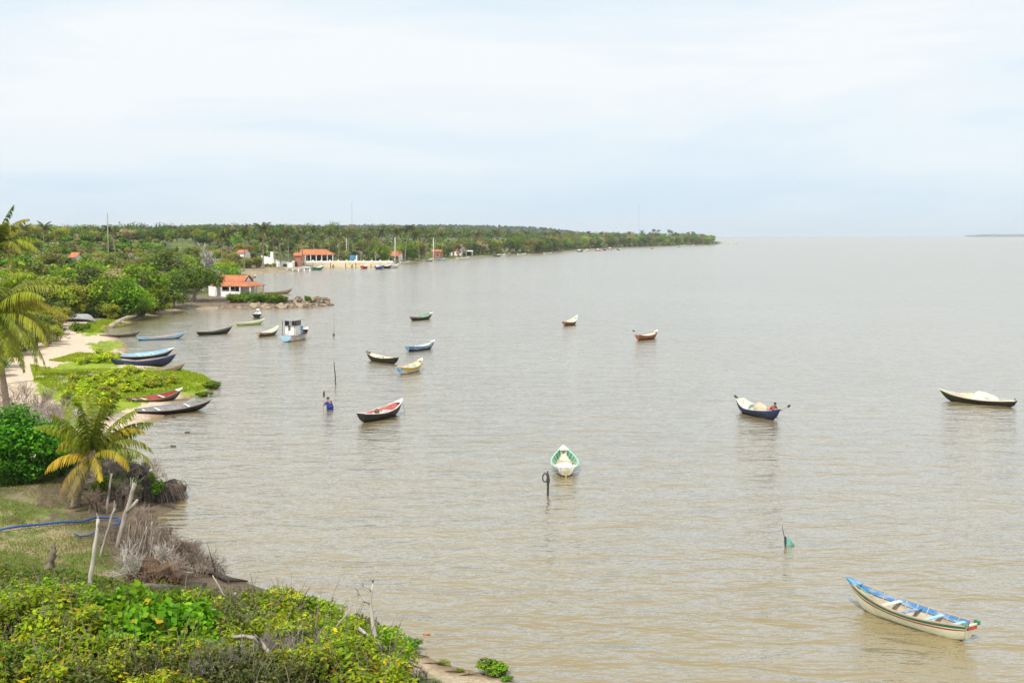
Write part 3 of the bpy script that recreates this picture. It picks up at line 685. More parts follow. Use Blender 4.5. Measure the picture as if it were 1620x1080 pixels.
# hillside house, white wall with steps
def small_house(px, py, wpx, label, wall, roofm=None, hpx=None, depth=4.5, rot=0, openings=1, open_front=False, ridge=1.1, hgt=2.5, base=None):
    c = G(px, py); s = F/c.y; w_ = wpx/s
    r = empty('small_house', (c.x, c.y, c.z if base is None else base), math.radians(rot), 1, label=label, cat='house')
    if not open_front:
        part('wall', [((0, depth/2, hgt/2-.3), (w_, depth, hgt+.6))], wall, r)
        for i in range(openings): part('window' if i else 'door', [((-w_*.25+i*w_*.4, -.015, 1.0 if not i else 1.4), (.9, .05, 2.0 if not i else .9))], DARKO, r)
    mb = MB(); gable(mb, -w_/2, w_/2, 0, depth, hgt+.12, hgt+ridge+.12, over=.4); mb.build('roof', roofm or TILE, r)
    for x in (-w_/2+.01, w_/2-.15): mb = MB(); mb.add([(x, .05, hgt), (x, depth-.05, hgt), (x, depth/2, hgt+ridge-.1), (x+.14, .05, hgt), (x+.14, depth-.05, hgt), (x+.14, depth/2, hgt+ridge-.1)], [(0, 1, 2), (5, 4, 3), (0, 3, 4, 1), (1, 4, 5, 2), (2, 5, 3, 0)]); mb.build('gable_wall', wall, r)
    return r, w_, c
r_, w_, c_ = small_house(381, 416, 13, 'small orange roofed house half hidden by trees above the white garden wall', WHITEW, rot=-18, hgt=2.6)
r_.location.z += 1.2
# white stepped garden wall
gw_ = MB(); p0 = G(414, 417); pts = [(414, 414, 404), (424, 416, 406), (434, 418, 409), (443, 420, 413), (452, 422, 414), (463, 422, 415)]
q = []
for px, pb_, pt in pts:
    D = 455; a = Vector((atD(px, D), D, CAMZ-(pb_-HZ)/F*D)); q.append((a, CAMZ-(pt-HZ)/F*D))
rings = [[(a.x, a.y, a.z-1.5), (a.x, a.y, t_z), (a.x, a.y+.3, t_z), (a.x, a.y+.3, a.z-1.5)] for a, t_z in q]
gw_.loft(rings, True); gw_.add(rings[0]+rings[-1], [(0, 1, 2, 3), (7, 6, 5, 4)])
gwo = empty('garden_wall', (0, 0, 0), 0, 1, label='white stepped garden wall running down to the quay', cat='wall'); gw_.build('wall', WHITEW, gwo)
D = 455; x = atD(430.5, D); part('gate_pillar', [((x, D+.6, CAMZ-(404-HZ)/F*D), (1.0, .9, 2.6))], WHITEW, gwo)
# quay
qa = P(462, 422.2); qb = P(620, 422.6); D0 = qa.y
quay = empty('quay_wall', (0, 0, 0), 0, 1, label='long yellow quay wall with a white parapet', cat='quay')
Lq = qb.x-qa.x
part('wall', [(((qa.x+qb.x)/2, D0+1.6, .55), (Lq, 3.0, 2.3))], YELW, quay)
part('parapet', [(((qa.x+qb.x)/2, D0+.35, 1.97), (Lq+.06, .5, .55))], WHITEW, quay)
for i in range(12): part('parapet_post', [((qa.x+Lq*(i+.5)/12, D0+.33, 2.15), (.55, .62, .95))], WHITEW, quay)
part('deck', [(((qa.x+qb.x)/2, D0+7, .8), (Lq, 8, 1.6))], SANDW, quay)
for i, px in enumerate((491, 511, 523, 526, 528, 547, 556, 558, 563, 574, 587)):
    a = P(px, 423.4); mb = MB(); mb.tube([(0, 0, -.5), (0, .05, .9+.35*(i % 3))], [.17, .14], 7)
    r_ = empty('mooring_pile', a, 0, 1, label='dark wooden mooring pile standing before the yellow quay', cat='post', group='mooring piles along the quay'); mb.build('pile', DARKWOOD, r_)
# pier at the left end of the quay
pa = P(452, 429.5); pier = empty('jetty', (0, 0, 0), 0, 1, label='low stone jetty on pale piles below the quay', cat='jetty')
part('deck', [((pa.x+3.5, pa.y+4, 1.1), (9, 3.2, .35))], CONC, pier)
for k in range(5): part('pile', [((pa.x+k*1.9, pa.y+2.6, .3), (.3, .3, 1.3))], WHITEW, pier)
part('pile_cap', [((pa.x+3.5, pa.y+2.5, 1.32), (9, .3, .12))], WHITEW, pier)
# pavilion
pc = Vector((atD(502, 498), 498, 0)); pc.z = 1.9
pv = empty('pavilion', pc, math.radians(2), 1, label='open pavilion with wide orange roof on white posts behind the quay', cat='pavilion')
mb = MB(); slab(mb, [(-6.9, -3.3, 2.5), (6.9, -3.3, 2.5), (3.4, .6, 4.6), (-6.3, .6, 4.6)]); slab(mb, [(-6.3, .6, 4.6), (3.4, .6, 4.6), (6.9, 4.5, 2.5), (-6.9, 4.5, 2.5)]); slab(mb, [(6.9, -3.3, 2.505), (6.9, 4.5, 2.505), (3.4, .6, 4.605)]); mb.build('roof', TILE, pv)
for k in range(6): part('post', [((-4.2+k*2.15, -3.0, 1.2), (.28, .28, 2.5))], WHITEW, pv)
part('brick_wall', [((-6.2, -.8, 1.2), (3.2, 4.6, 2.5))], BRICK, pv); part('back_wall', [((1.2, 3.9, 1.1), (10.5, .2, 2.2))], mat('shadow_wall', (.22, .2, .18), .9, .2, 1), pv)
part('floor', [((0, .5, -.1), (13.6, 8, .3))], CONC, pv)
small_house(471, 412.5, 10, 'little orange roof behind the brick end of the pavilion', BRICK, rot=5, hgt=4.2)
r_, w_, c_ = small_house(622, 412.5, 22, 'orange roofed house with shaded porch right of the quay trees', WHITEW, rot=-10, hgt=2.6, ridge=1.6, openings=2)
mb = MB(); slab(mb, [(-w_*.55, -2.6, 2.0), (w_*.62, -2.6, 2.0), (w_*.55, -.3, 2.75), (-w_*.5, -.3, 2.75)]); mb.build('porch_roof', TILE, r_)
for k in range(4): part('porch_post', [((-w_*.5+k*w_*.35, -2.45, .95), (.2, .2, 2.0))], WHITEW, r_)
small_house(690, 407.5, 14, 'small red brick house by the white pole on the shore', BRICK, rot=-6, hgt=3.0, ridge=.9, openings=2)
r_, w_, c_ = small_house(721, 404.5, 15, 'white house with orange roof beside the white awning', WHITEW, rot=4, hgt=2.8, ridge=1.5, openings=2)
part('pilaster', [((-w_*.2, -.1, 1.1), (.5, .14, 2.2)), ((w_*.2, -.1, 1.1), (.5, .14, 2.2))], mat('red_paint', (.5, .10, .06), .8), r_)
c = G(737, 404.5); s = F/c.y; aw = empty('awning', c, 0, 1, label='flat white awning on posts beside the orange roofed house', cat='awning')
mb = MB(); slab(mb, [(-9/s, -2, 2.6), (11/s, -2, 2.5), (11/s, 3, 2.8), (-9/s, 3, 2.9)], .15); mb.build('canopy', WHITEW, aw)
for x in (-8/s, 1/s, 10/s): part('post', [((x, -1.8, 1.1), (.2, .2, 2.8))], WHITEW, aw)
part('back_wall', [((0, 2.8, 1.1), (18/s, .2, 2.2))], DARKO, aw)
small_house(534, 386, 8, 'orange roof glimpsed among the coconut palms behind the quay', WHITEW, hgt=2.5)
small_house(1071, 382, 5, 'tiny orange roofed house among trees on the far point', WHITEW, hgt=2.2, ridge=1.4)
small_house(116, 428, 8, 'scrap of orange roof almost buried in the dune thicket', WHITEW, hgt=3.0)
# blue tarpaulin and white kiosk pillar behind the quay
c = Vector((atD(558, 492), 492, 1.7)); tb_ = empty('blue_banner', c, 0, 1, label='blue board on legs behind the quay parapet', cat='board')
part('board', [((0, 0, 1.75), (1.9, .12, 1.6))], PT['blue'] if 'PT' in globals() else mat('board_blue', (.03, .20, .50), .6, .15, 2), tb_); part('leg', [((-.9, .08, .5), (.12, .1, 1.4))], WHITEW, tb_); part('leg', [((.9, .08, .5), (.12, .1, 1.4))], WHITEW, tb_)
def mast(label, px, pb_, pt, D, r, m, z=None, name='mast'):
    x = atD(px, D); z = gz(x, D) if z is None else z; top = CAMZ-(pt-HZ)/F*D
    ro = empty(name, (x, D, z-.3), 0, 1, label=label, cat='pole'); mb = MB(); mb.tube([(0, 0, 0), (0, 0, (top-z)*.5), (0, 0, top-z+.3)], [r, r*.85, r*.6], 6); mb.build('shaft', m, ro, True); return ro
mast('short white pillar on the quay next to the blue board', 564.5, 418, 404, 484, .35, WHITEW, 1.8, 'pillar')
mast('tall white flagpole rising right of the quay before the palms', 625.5, 412, 375, 530, .15, WHITEW)
mast('tall white pole beside the small brick house', 686, 408, 376, 585, .16, WHITEW)
mast('white pole in the trees right of the middle of the quay', 549, 400, 378, 540, .12, WHITEW)
mast('thin rusty pole leaning over the pavilion roof', 477.5, 412, 377, 490, .11, mat('rusty_pole', (.4, .16, .08), .8))
mast('pale utility pole standing on the dune skyline', 173, 372, 337, 300, .17, GREYWOOD, name='utility_pole')
# thin lattice radio towers far away
def tower(px, pt, D, label, w_):
    x = atD(px, D); z0 = gz(x, D); top = CAMZ-(pt-HZ)/F*D; ro = empty('radio_tower', (x, D, z0), 0, 1, label=label, cat='tower'); mb = MB()
    Ht = top-z0; k = int(Ht/6)
    for sx_, sy_ in ((-1, -1), (1, -1), (0, 1)): mb.tube([(sx_*w_, sy_*w_, 0), (sx_*w_*.5, sy_*w_*.5, Ht)], .045, 4)
    for i in range(k):
        z_ = Ht*i/k; z2 = Ht*(i+1)/k; f_ = 1-.5*i/k
        mb.tube([(-w_*f_, -w_*f_, z_), (w_*f_, -w_*f_, z2)], .022, 3); mb.tube([(w_*f_, -w_*f_, z_), (0, w_*f_, z2)], .022, 3); mb.tube([(0, w_*f_, z_), (-w_*f_, -w_*f_, z2)], .022, 3)
    mb.build('lattice', mat('pale_steel', (.55, .57, .6), .6), ro)
tower(1010, 325, 1450, 'faint lattice radio tower rising from the far point', .9)
tower(558, 320, 900, 'very faint thin radio tower above the coconut grove behind the quay', .5)
for i, (px, h_) in enumerate(((1140, 3.2), (1143, 2.2), (1147, 1.6), (1152, 1.5), (1160, 1.4), (1165, 1.6))):
    a = P(px, 386.5); mb = MB(); mb.tube([(0, 0, -.5), (.1, 0, h_)], [.35, .25], 6); r_ = empty('post', a, 0, 1, label='dark stake in the shallows off the tip of the far point', cat='post', group='stakes off the far point'); mb.build('stake', DARKWOOD if i else PALEWOOD, r_)
sp = MB(); sp.blob((atD(1150, 1790), 1790, -.1), (20, 9, .7), 6, .3, 2, 40, 8, flat=-.3); sp.build('sandbar', SANDW, kind='structure')
# ------------------------------------------------------------------ groyne rocks
ROCKM = [mat('rock_a', (.25, .18, .115), .95, .4, 2.5, (.16, .12, .09), .4, .7), mat('rock_b', (.33, .26, .18), .95, .4, 2.5, (.25, .2, .14), .4, .7), mat('rock_c', (.14, .11, .08), .95, .4, 2.5, (.35, .28, .2), .4, .7)]
RK = []
for k in range(9):
    mb = MB(); mb.blob((0, 0, 0), (1, .85, .72), k+3, .38, 1.1, 12, 8); RK.append(mb.mesh('rock', ROCKM[k % 3]))
def rock(px, py, size, label, k, group='rocks of the groyne', z=None, name='rock'):
    a = P(px, py); D = a.y+size*.6; x = a.x
    o = link(name, RK[k % 9], None, label=label, cat='rock', group=group); o.location = (x, D, (size*.22 if z is None else z)); o.scale = (size*rnd.uniform(.85, 1.25), size, size*rnd.uniform(.75, 1.05)); o.rotation_euler = (rnd.uniform(-.3, .3), 0, rnd.uniform(0, 6.28))
k = 0
for px in np.linspace(352, 524, 40):
    py = np.interp(px, [350, 400, 440, 480, 522, 528], [488.5, 489.5, 488.5, 486.5, 483.8, 482.2]); k += 1
    if 399 < px < 408 or 418 < px < 424: continue
    rock(px+rnd.uniform(-1.5, 1.5), py-rnd.uniform(0, .6), rnd.uniform(.45, 1.0) if px > 415 else rnd.uniform(.28, .55), 'brown boulder in the waterline row of the groyne', k)
for px in np.linspace(430, 515, 20):
    k += 1; py = np.interp(px, [430, 480, 515], [484, 483, 481.8]); rock(px, py, rnd.uniform(.5, .9), 'brown boulder on top of the groyne', k, z=rnd.uniform(.6, 1.0), group='rocks on top of the groyne')
rock(404, 488.5, 1.15, 'large pale pointed boulder at the foot of the groyne bushes', 1, None); rock(421, 489, .9, 'squared pale block standing at the groyne waterline', 4, None)
for px, py in ((395, 440), (389, 438.5), (383, 437.5)): rock(px, py, 1.2, 'pale shore rock behind the white house roof', 1, 'pale rocks behind the house')
br = MB()
for i in range(60): br.box((rnd.uniform(-3.2, 3.2), rnd.uniform(-.5, .6), rnd.uniform(.05, .5)), (.34, .2, .2), rnd.uniform(0, 3), rnd.uniform(-.6, .6))
a = P(374, 487); o = br.build('rubble', BRICK, None, kind='stuff', label='tumbled red brick rubble at the waterline below the house', cat='rubble'); o.location = (a.x, a.y+.8, .1)
# ------------------------------------------------------------------ boats
def paint(nm, c, alt=None, amt=.3): return mat('paint_'+nm, c, .55, .18, 7, alt, amt, .12, (.5, 2, 2))
PT = {'black': paint('black', (.012, .012, .013), (.06, .055, .05), .3), 'navy': paint('navy', (.012, .022, .07), (.05, .05, .06), .3),
 'royal': paint('royal', (.015, .045, .17), (.12, .16, .24), .3), 'blue': paint('blue', (.06, .21, .44), (.34, .38, .40), .55), 'sky': paint('sky', (.32, .55, .75), (.6, .62, .62), .4),
 'teal': paint('teal', (.03, .33, .42), (.3, .3, .28)), 'white': paint('white', (.76, .75, .70), (.42, .38, .30), .45), 'cream': paint('cream', (.76, .77, .58), (.55, .52, .36), .22),
 'lime': paint('lime', (.55, .62, .33), (.35, .33, .2), .3), 'green': paint('green', (.03, .20, .10), (.25, .28, .2), .35), 'mint': paint('mint', (.30, .55, .42), (.5, .5, .4), .3),
 'red': paint('red', (.42, .045, .03), (.35, .2, .15), .35), 'pink': paint('pink', (.60, .17, .15), (.55, .4, .35), .35), 'orange': paint('orange', (.75, .30, .03), (.5, .3, .1), .25),
 'rust': paint('rust', (.33, .10, .05), (.12, .08, .06), .4), 'plank': paint('plank', (.50, .42, .31), (.32, .26, .20), .45), 'tan': paint('tan', (.45, .33, .21), (.25, .2, .15), .4), 'bare': paint('bare', (.33, .27, .20), (.16, .13, .1), .45),
 'grey': paint('grey', (.33, .32, .31), (.15, .14, .13), .45), 'darkgrey': paint('darkgrey', (.07, .065, .06), (.16, .14, .12), .4), 'brown': paint('brown', (.10, .06, .035), (.2, .15, .1), .4),
 'yellow': paint('yellow', (.6, .45, .08), (.5, .4, .2), .3)}
def bprof(t, tr):
    return tr+(1-tr)*math.sin(math.pi/2*t/.42) if t < .42 else max(.03, max(0, math.cos(math.pi/2*(t-.42)/.58))**.82)
def boat(name, label, cat, pos, head, Lb=5, B=1.3, free=.36, bow=.45, stern=.12, draft=.1, tr=.5, bands=(('black', 1),), inner='tan', gun='white',
         thw=(), ribs=6, cap=None, scap=None, trans=None, roll=0, pitch=0, group='wooden boats in the bay', rake=.18, floor=.07, simple=False, bowshape=2.2):
    root = empty(name, pos, math.atan2(head[1], head[0]), 1, label=label, cat=cat, group=group)
    root.rotation_euler = (roll, pitch, math.atan2(head[1], head[0]))
    T = np.linspace(0, 1, 25 if not simple else 13)
    zs = lambda t: free+bow*max(0, (t-.3)/.7)**bowshape+stern*max(0, (.38-t)/.38)**2
    def zk(t):
        z = -draft
        if t > .7: z += (zs(t)+draft)*((t-.7)/.3)**2.4*.93
        if t < .15: z += (draft+.06+(.6*zs(0) if tr < .2 else 0))*((.15-t)/.15)**2
        return z
    hb = lambda t: B/2*bprof(t, tr)
    X = lambda t, u: (t-.5)*Lb-rake*(1-t)**5*u+.12*(u-1)*max(0, t-.8)*5*.5
    def sec(t, u, off=0.0):
        y = max(hb(t)*u**.55-off, .004); z = zk(t)+(zs(t)-zk(t))*u**1.2
        return X(t, u), y, z
    us = [0]; mi = []
    for k, (c, um) in enumerate(bands):
        st = np.linspace(us[-1], um, 4)[1:]; us += list(st); mi += [k]*3
    mb = MB(); nu = len(us)
    ul = [-u for u in us[::-1]][:-1]+us
    for k in range(len(bands)):
        pass
    rings = []
    for t in T: rings.append([(sec(t, abs(u))[0], math.copysign(sec(t, abs(u))[1], u) if u else 0, sec(t, abs(u))[2]) for u in ul])
    vs = [v for r in rings for v in r]; n = len(ul); o = len(mb.v); mb.v += vs
    mm_ = mi[::-1]+mi
    for i in range(len(T)-1):
        for k in range(n-1): mb.f.append((i*n+k, i*n+k+1, (i+1)*n+k+1, (i+1)*n+k)); mb.m.append(mm_[k])
    mb.build('hull', [PT[c] for c, _ in bands], root, True)
    # inner planking
    ib = MB(); rings = []
    ui = [0, .05, .15, .3, .5, .7, .85, .97]; ui = [-u for u in ui[::-1]][:-1]+ui
    for t in np.linspace(.015, .975, len(T)):
        r = []
        for u in ui:
            x, y, z = sec(t, abs(u), .035); r.append((x, math.copysign(y, u) if u else 0, max(z+.02, floor)))
        rings.append(r)
    ib.loft(rings); ib.build('inner_planking', PT[inner], root, True)
    # transom / stern closing
    tb = MB(); r0 = [(sec(0, abs(u))[0]-.012, math.copysign(sec(0, abs(u))[1], u) if u else 0, sec(0, abs(u))[2]) for u in ul]
    r1 = [(v[0]+.06, v[1]*.97, v[2]) for v in r0]
    tb.add(r0+r1, [tuple(range(n))]+[tuple(range(n, 2*n))[::-1]]+[(0, n-1, 2*n-1, n)])
    tb.build('transom', PT[trans or bands[-1][0]], root)
    gb = MB()
    for sg in (-1, 1):
        rings = []
        for t in T:
            x, y, z = sec(t, 1); yo = y+.022; yi = max(y-.05, 0.004)
            rings.append([(x, sg*yo, z-.02), (x, sg*yo, z+.018), (x, sg*yi, z+.018), (x, sg*yi, z-.03)])
        gb.loft(rings, True)
    gb.build('gunwale', PT[gun], root)
    if not simple:
        for i in range(ribs):
            t = .1+.76*(i+.5)/ribs; rb = MB(); pts = []
            for u in ui:
                x, y, z = sec(t, abs(u), .055); pts.append((x, math.copysign(y, u) if u else 0, max(z+.03, floor+.012)))
            rb.tube(pts, .022, 4); rb.build('rib', PT[inner], root)
    for (t, c) in thw:
        hb_ = MB(); hb_.box(((t-.5)*Lb, 0, zs(t)-.07), (.14, 2*hb(t)-.12, .035)); hb_.build('thwart', PT[c], root)
    def deck(c, t0, t1, nm):
        db = MB(); rings = []
        for t in np.linspace(t0, t1, 5):
            x, y, z = sec(t, 1); y += .026
            rings.append([(x, -y, z-.03), (x, -y, z+.026), (x, y, z+.026), (x, y, z-.03)])
        db.loft(rings, True); db.add(rings[0]+rings[-1], [(0, 1, 2, 3), (7, 6, 5, 4)]); db.build(nm, PT[c], root)
    if cap: deck(cap, .89, 1, 'bow_deck')
    if scap: deck(scap, 0, .07, 'stern_deck')
    root['len'] = Lb
    return root, zs, hb, sec
def heading(px, py, span, Lb, side, away):
    """centre and bow direction of a boat floating at a pixel, from how much of its length shows"""
    c = P(px, py, 0); s = F/c.y
    r = Vector((c.y, -c.x, 0)).normalized(); d = Vector((c.x, c.y, 0)).normalized()
    cs_ = min(.985, span/(s*Lb)); sn = math.sqrt(1-cs_*cs_)
    return c, r*cs_*(1 if side == 'R' else -1)+d*sn*away, d
def fb(label, px, py, span, Lb, side='R', away=1, name='fishing_boat', cat='boat', z=None, **kw):
    c, h, d = heading(px, py, span, Lb, side, away)
    c = c+d*kw.get('B', 1.3)*.35
    return boat(name, label, cat, (c.x, c.y, 0 if z is None else z), h, Lb, **kw)[:4]
def net_heap(label, bt, t, r, seed, col='net', y=0, name='fishing_net', z=.1, cat='net', n=0):
    root = bt[0]; M = root.rotation_euler.to_matrix(); p = Vector(root.location)+M @ Vector(t_(t, y, z))
    b = MB(); b.blob((0, 0, 0), r, seed, .34, 1.5, 22, 12, flat=-.03)
    Lb_, zs_, hb_ = root['len'], bt[1], bt[2]; nv_ = []
    for v in b.v:                                  # settle the heap against the planking
        x_, y_, z_ = v[0]+t, v[1]+y, max(v[2]+z, .10); tt = min(max(x_/Lb_+.5, .03), .95); x_ = (tt-.5)*Lb_
        u_ = min(1, max(.05, (z_+.06)/(zs_(tt)+.06))); lim = max(.02, hb_(tt)*u_**.5-.085); y_ = min(max(y_, -lim), lim); nv_.append((x_-t, y_-y, z_-z))
    b.v = nv_
    me_ = b.mesh(name, NETM[col], True)
    o = link(name, me_, None, label=label, cat=cat); o.location = p; o.rotation_euler = (0, 0, root.rotation_euler.z)
    return o
def t_(x, y, z): return (x, y, z)
NETM = {'net': mat('white_net', (.60, .57, .50), .95, .3, 14, (.55, .5, .42), .35, .9), 'cream': mat('cream_net', (.56, .47, .33), .95, .3, 14, (.42, .35, .25), .4, .9),
        'white': mat('white_sack', (.75, .74, .72), .9, .2, 10, (.5, .48, .45), .3, .5), 'green': mat('green_net', (.10, .24, .18), .95, .3, 14, (.3, .4, .3), .3, .9), 'dark': mat('dark_net', (.06, .06, .05), .95, .3, 14, None, .3, .9)}
# 1 the large boat in front: both ends located
bw = P(1340, 914, .86); st = P(1530, 985, .56); c = (bw+st)/2; h = (bw-st); h.z = 0; Lb = h.length
bt = boat('fishing_boat', 'cream fishing boat with red and green stripes and blue inside, nearest the viewer', 'boat', (c.x, c.y, 0), h.normalized(), Lb, 1.26, .46, .42, .10, .1, .50,
  (('cream', .62), ('cream', .70), ('red', .78), ('cream', .82), ('green', 1)), 'plank', 'tan', [(.07, 'sky'), (.27, 'sky'), (.45, 'blue'), (.61, 'cream')], 9, 'blue', None, 'cream', group=None)
r1 = bt[0]
# blue inner strakes, red transom board, green stern knees, bow rope
for sg in (-1, 1):
    mb = MB(); rings = []
    for t in np.linspace(.06, .9, 18):
        y = bt[2](t); z = bt[1](t); x = (t-.5)*Lb-.18*(1-t)**5
        y2 = bt[3](t, .80)[1]; z2 = bt[3](t, .80)[2]; rings.append([(x, sg*(y-.052), z-.005), (x, sg*(y-.075), z-.005), (x, sg*(y2-.085), z2), (x, sg*(y2-.06), z2)])
    mb.loft(rings, True); mb.build('inner_strake', PT['blue'], r1)
for sg in (-1, 1):
    mb = MB(); mb.box((-Lb/2-.14, sg*.28, .575), (.20, .08, .11), rz=sg*.25); mb.build('stern_knee', PT['green'], r1)
mb = MB(); mb.box((-Lb/2-.165, 0, .46), (.05, .44, .10)); mb.build('transom_board', PT['red'], r1)
mb = MB(); mb.tube([(-Lb/2-.215, 0, .24), (-Lb/2-.2, 0, .24)], .022, 8); mb.build('drain_hole', PT['black'], r1)
mb = MB(); mb.tube([(Lb/2-.05, .05, .88), (Lb/2-.4, .1, .80), (Lb/2-.8, -.05, .55), (Lb/2-1.1, .12, .3), (Lb/2-1.4, .02, .16)], .02, 5)
o = mb.build('rope', mat('green_rope', (.15, .45, .33), .9, .2, 30), None, label='green rope lying in the bow of the cream and striped boat', cat='rope'); o.location = r1.location; o.rotation_euler = r1.rotation_euler
def mooring(px0, py0, z0, px1, py1, label, z1=0):
    a = P(px0, py0, z0); b_ = P(px1, py1, z1); b_.z = z1-.02; mb = MB(); pts = []
    for i in range(9):
        s = i/8; q = a.lerp(b_, s); q.z -= .12*math.sin(math.pi*s); q.z = max(q.z, -.03) if z1 == 0 else q.z; pts.append(q-a)
    mb.tube(pts, .012, 4); o = mb.build('mooring_rope', mat('rope_fibre', (.4, .36, .28), .9, .2, 30), None, label=label, cat='rope'); o.location = a
# 2 green and white boat seen end-on
c0 = P(893, 741, 0); d0 = Vector((c0.x, c0.y, 0)).normalized()
bt = boat('fishing_boat', 'white fishing boat with green edge seen end-on beside the mooring post', 'boat', c0, Vector((d0.x-.03, d0.y, 0)).normalized(), 4.5, 1.42, .40, .42, .12, .1, .62,
  (('white', .62), ('green', .74), ('white', 1)), 'cream', 'mint', [(.18, 'white'), (.30, 'cream')], 7, 'white', None, 'white', group=None, rake=.25)
mb = MB(); mb.box((-2.46, 0, .10), (.06, .06, .56), ry=-.30); mb.build('stern_post', PT['yellow'], bt[0])
for sg in (-1, 1):
    mb = MB(); rings = []
    for t in np.linspace(.03, .88, 16):
        y = bt[2](t); z = bt[1](t); x = (t-.5)*4.5-.2*(1-t)**5
        y2 = bt[3](t, .66)[1]; z2 = bt[3](t, .66)[2]; rings.append([(x, sg*(y-.052), z-.005), (x, sg*(y-.075), z-.005), (x, sg*(y2-.085), z2), (x, sg*(y2-.06), z2)])
    mb.loft(rings, True); mb.build('inner_strake', PT['green'], bt[0])
net_heap('white folded sack on the stern seat of the green edged boat', bt, -.95, (.28, .42, .16), 3, 'white', 0, 'sack', .3, 'sack')
net_heap('pale net spread in the bow of the green edged boat', bt, .35, (.95, .45, .20), 8, 'cream')
# 3 black hull with red inside
bt = fb('black boat with pinkish red inside and white rim beside the wading person', 606, 662, 64, 5.0, 'R', 1, B=1.35, free=.46, bow=.5, stern=.16, tr=.5, bands=(('black', 1),), inner='pink', gun='white', thw=[(.2, 'white'), (.5, 'pink')], cap='white', scap='white', trans='black', group=None)
net_heap('white net bundle amidships in the red and black boat', bt, .2, (.75, .42, .34), 11, 'net')
net_heap('white sack near the stern of the red and black boat', bt, -1.35, (.5, .4, .28), 14, 'white', 0, 'sack', .1, 'sack')
mb = MB(); mb.blob((0, 0, 0), (.16, .16, .2), 2, .08, 1.0, 12, 8); o = mb.build('bucket', PT['brown'], None, True, label='brown bucket amidships in the red and black boat', cat='bucket'); o.location = Vector(bt[0].location)+bt[0].rotation_euler.to_matrix() @ Vector((-.5, .15, .45))
# 4 dark blue boat with the crouching person
btP = fb('dark blue boat loaded with a cream net, carrying the crouching person in red', 1202, 660, 62, 5.0, 'R', -1, B=1.4, free=.46, bow=.32, stern=.42, tr=.42, bands=(('navy', .8), ('royal', 1)), inner='cream', gun='white', thw=[(.14, 'cream')], cap='royal', scap=None, trans='cream', group=None, draft=.12)
net_heap('cream net piled along the dark blue boat of the crouching person', btP, .05, (1.4, .55, .62), 21, 'cream', z=.2)
net_heap('white float bag in the stern of the dark blue boat', btP, -1.75, (.26, .24, .24), 23, 'white', -.1, 'sack', .3, 'sack')
net_heap('green net bundle behind the white bag in the dark blue boat', btP, -1.5, (.3, .25, .2), 25, 'green', .3, 'fishing_net', .35)
# 5 right boat with the white net
btR = fb('black canoe with a big white net heap at the right', 1543, 639, 113, 5.5, 'L', 1, B=1.2, free=.36, bow=.46, stern=.10, tr=.28, bands=(('black', .86), ('tan', 1)), inner='tan', gun='cream', thw=[(.2, 'tan'), (.8, 'sky')], cap='lime', trans='black', group=None)
net_heap('large white net heap lying in the black canoe at the right', btR, -.45, (1.2, .52, .62), 31, 'net', z=.12)
net_heap('smaller pinkish white end of the net heap in the black canoe at the right', btR, .6, (1.0, .48, .50), 33, 'cream', z=.12)
mb = MB(); mb.box((-2.82, 0, .42), (.06, .06, .34)); mb.build('stern_post', PT['black'], btR[0])
# 6 .. 12 boats on the open water
bt = fb('rusty orange boat covered with a white net, standing alone in the bay', 1025, 537, 31, 4.4, 'R', 1, B=1.35, free=.48, bow=.46, stern=.16, tr=.5, bands=(('brown', .55), ('rust', 1)), inner='cream', gun='rust', cap='white', trans='rust', group=None)
net_heap('white net filling the rusty orange boat', bt, .1, (1.3, .5, .52), 41, 'net')
bt = fb('small dark boat with cream inside and raised white bow in mid bay', 903, 514, 20, 4.0, 'R', 1, B=1.25, free=.42, bow=.75, stern=.14, tr=.5, bands=(('darkgrey', .6), ('rust', 1)), inner='cream', gun='cream', thw=[(.3, 'cream')], cap='white', trans='rust', group=None)
net_heap('pale net in the small dark boat of the mid bay', bt, .3, (.8, .4, .3), 43, 'cream')
fb('slim dark boat with green inside, farthest of the moored boats off the groyne', 668, 506, 33, 4.9, 'R', 1, B=1.2, free=.42, bow=.52, stern=.14, tr=.4, bands=(('black', .75), ('rust', 1)), inner='mint', gun='green', thw=[(.5, 'green')], cap='white', trans='brown', group=None)
fb('bright blue boat with white inside near the yellow one', 667, 554, 42, 4.8, 'R', 1, B=1.3, free=.42, bow=.46, stern=.2, tr=.45, bands=(('navy', .5), ('blue', 1)), inner='white', gun='blue', thw=[(.25, 'blue'), (.5, 'blue'), (.72, 'white')], cap='white', scap='white', trans='blue', group=None)
fb('white boat with orange rim and blue transom', 651, 589, 35, 4.6, 'R', 1, B=1.35, free=.48, bow=.55, stern=.16, tr=.5, bands=(('white', .6), ('yellow', 1)), inner='cream', gun='orange', thw=[(.3, 'blue'), (.55, 'blue'), (.75, 'sky')], cap='cream', scap='orange', trans='blue', group=None)
bt = fb('black boat with pale worn inside, turned with its transom to the viewer', 602, 573, 46, 4.9, 'L', 1, B=1.3, free=.46, bow=.4, stern=.14, tr=.45, bands=(('black', 1),), inner='cream', gun='tan', thw=[(.3, 'tan'), (.55, 'brown')], cap='darkgrey', trans='black', group=None)
net_heap('small dark bundle in the black boat with pale inside', bt, -.2, (.45, .3, .2), 47, 'dark')
fb('dark boat with cream inside and tall bow left of the cabin boat', 425, 531, 31, 4.3, 'R', 1, B=1.25, free=.42, bow=.62, stern=.14, tr=.45, bands=(('darkgrey', .75), ('tan', 1)), inner='cream', gun='cream', thw=[(.5, 'pink')], cap='cream', trans='tan', group=None)
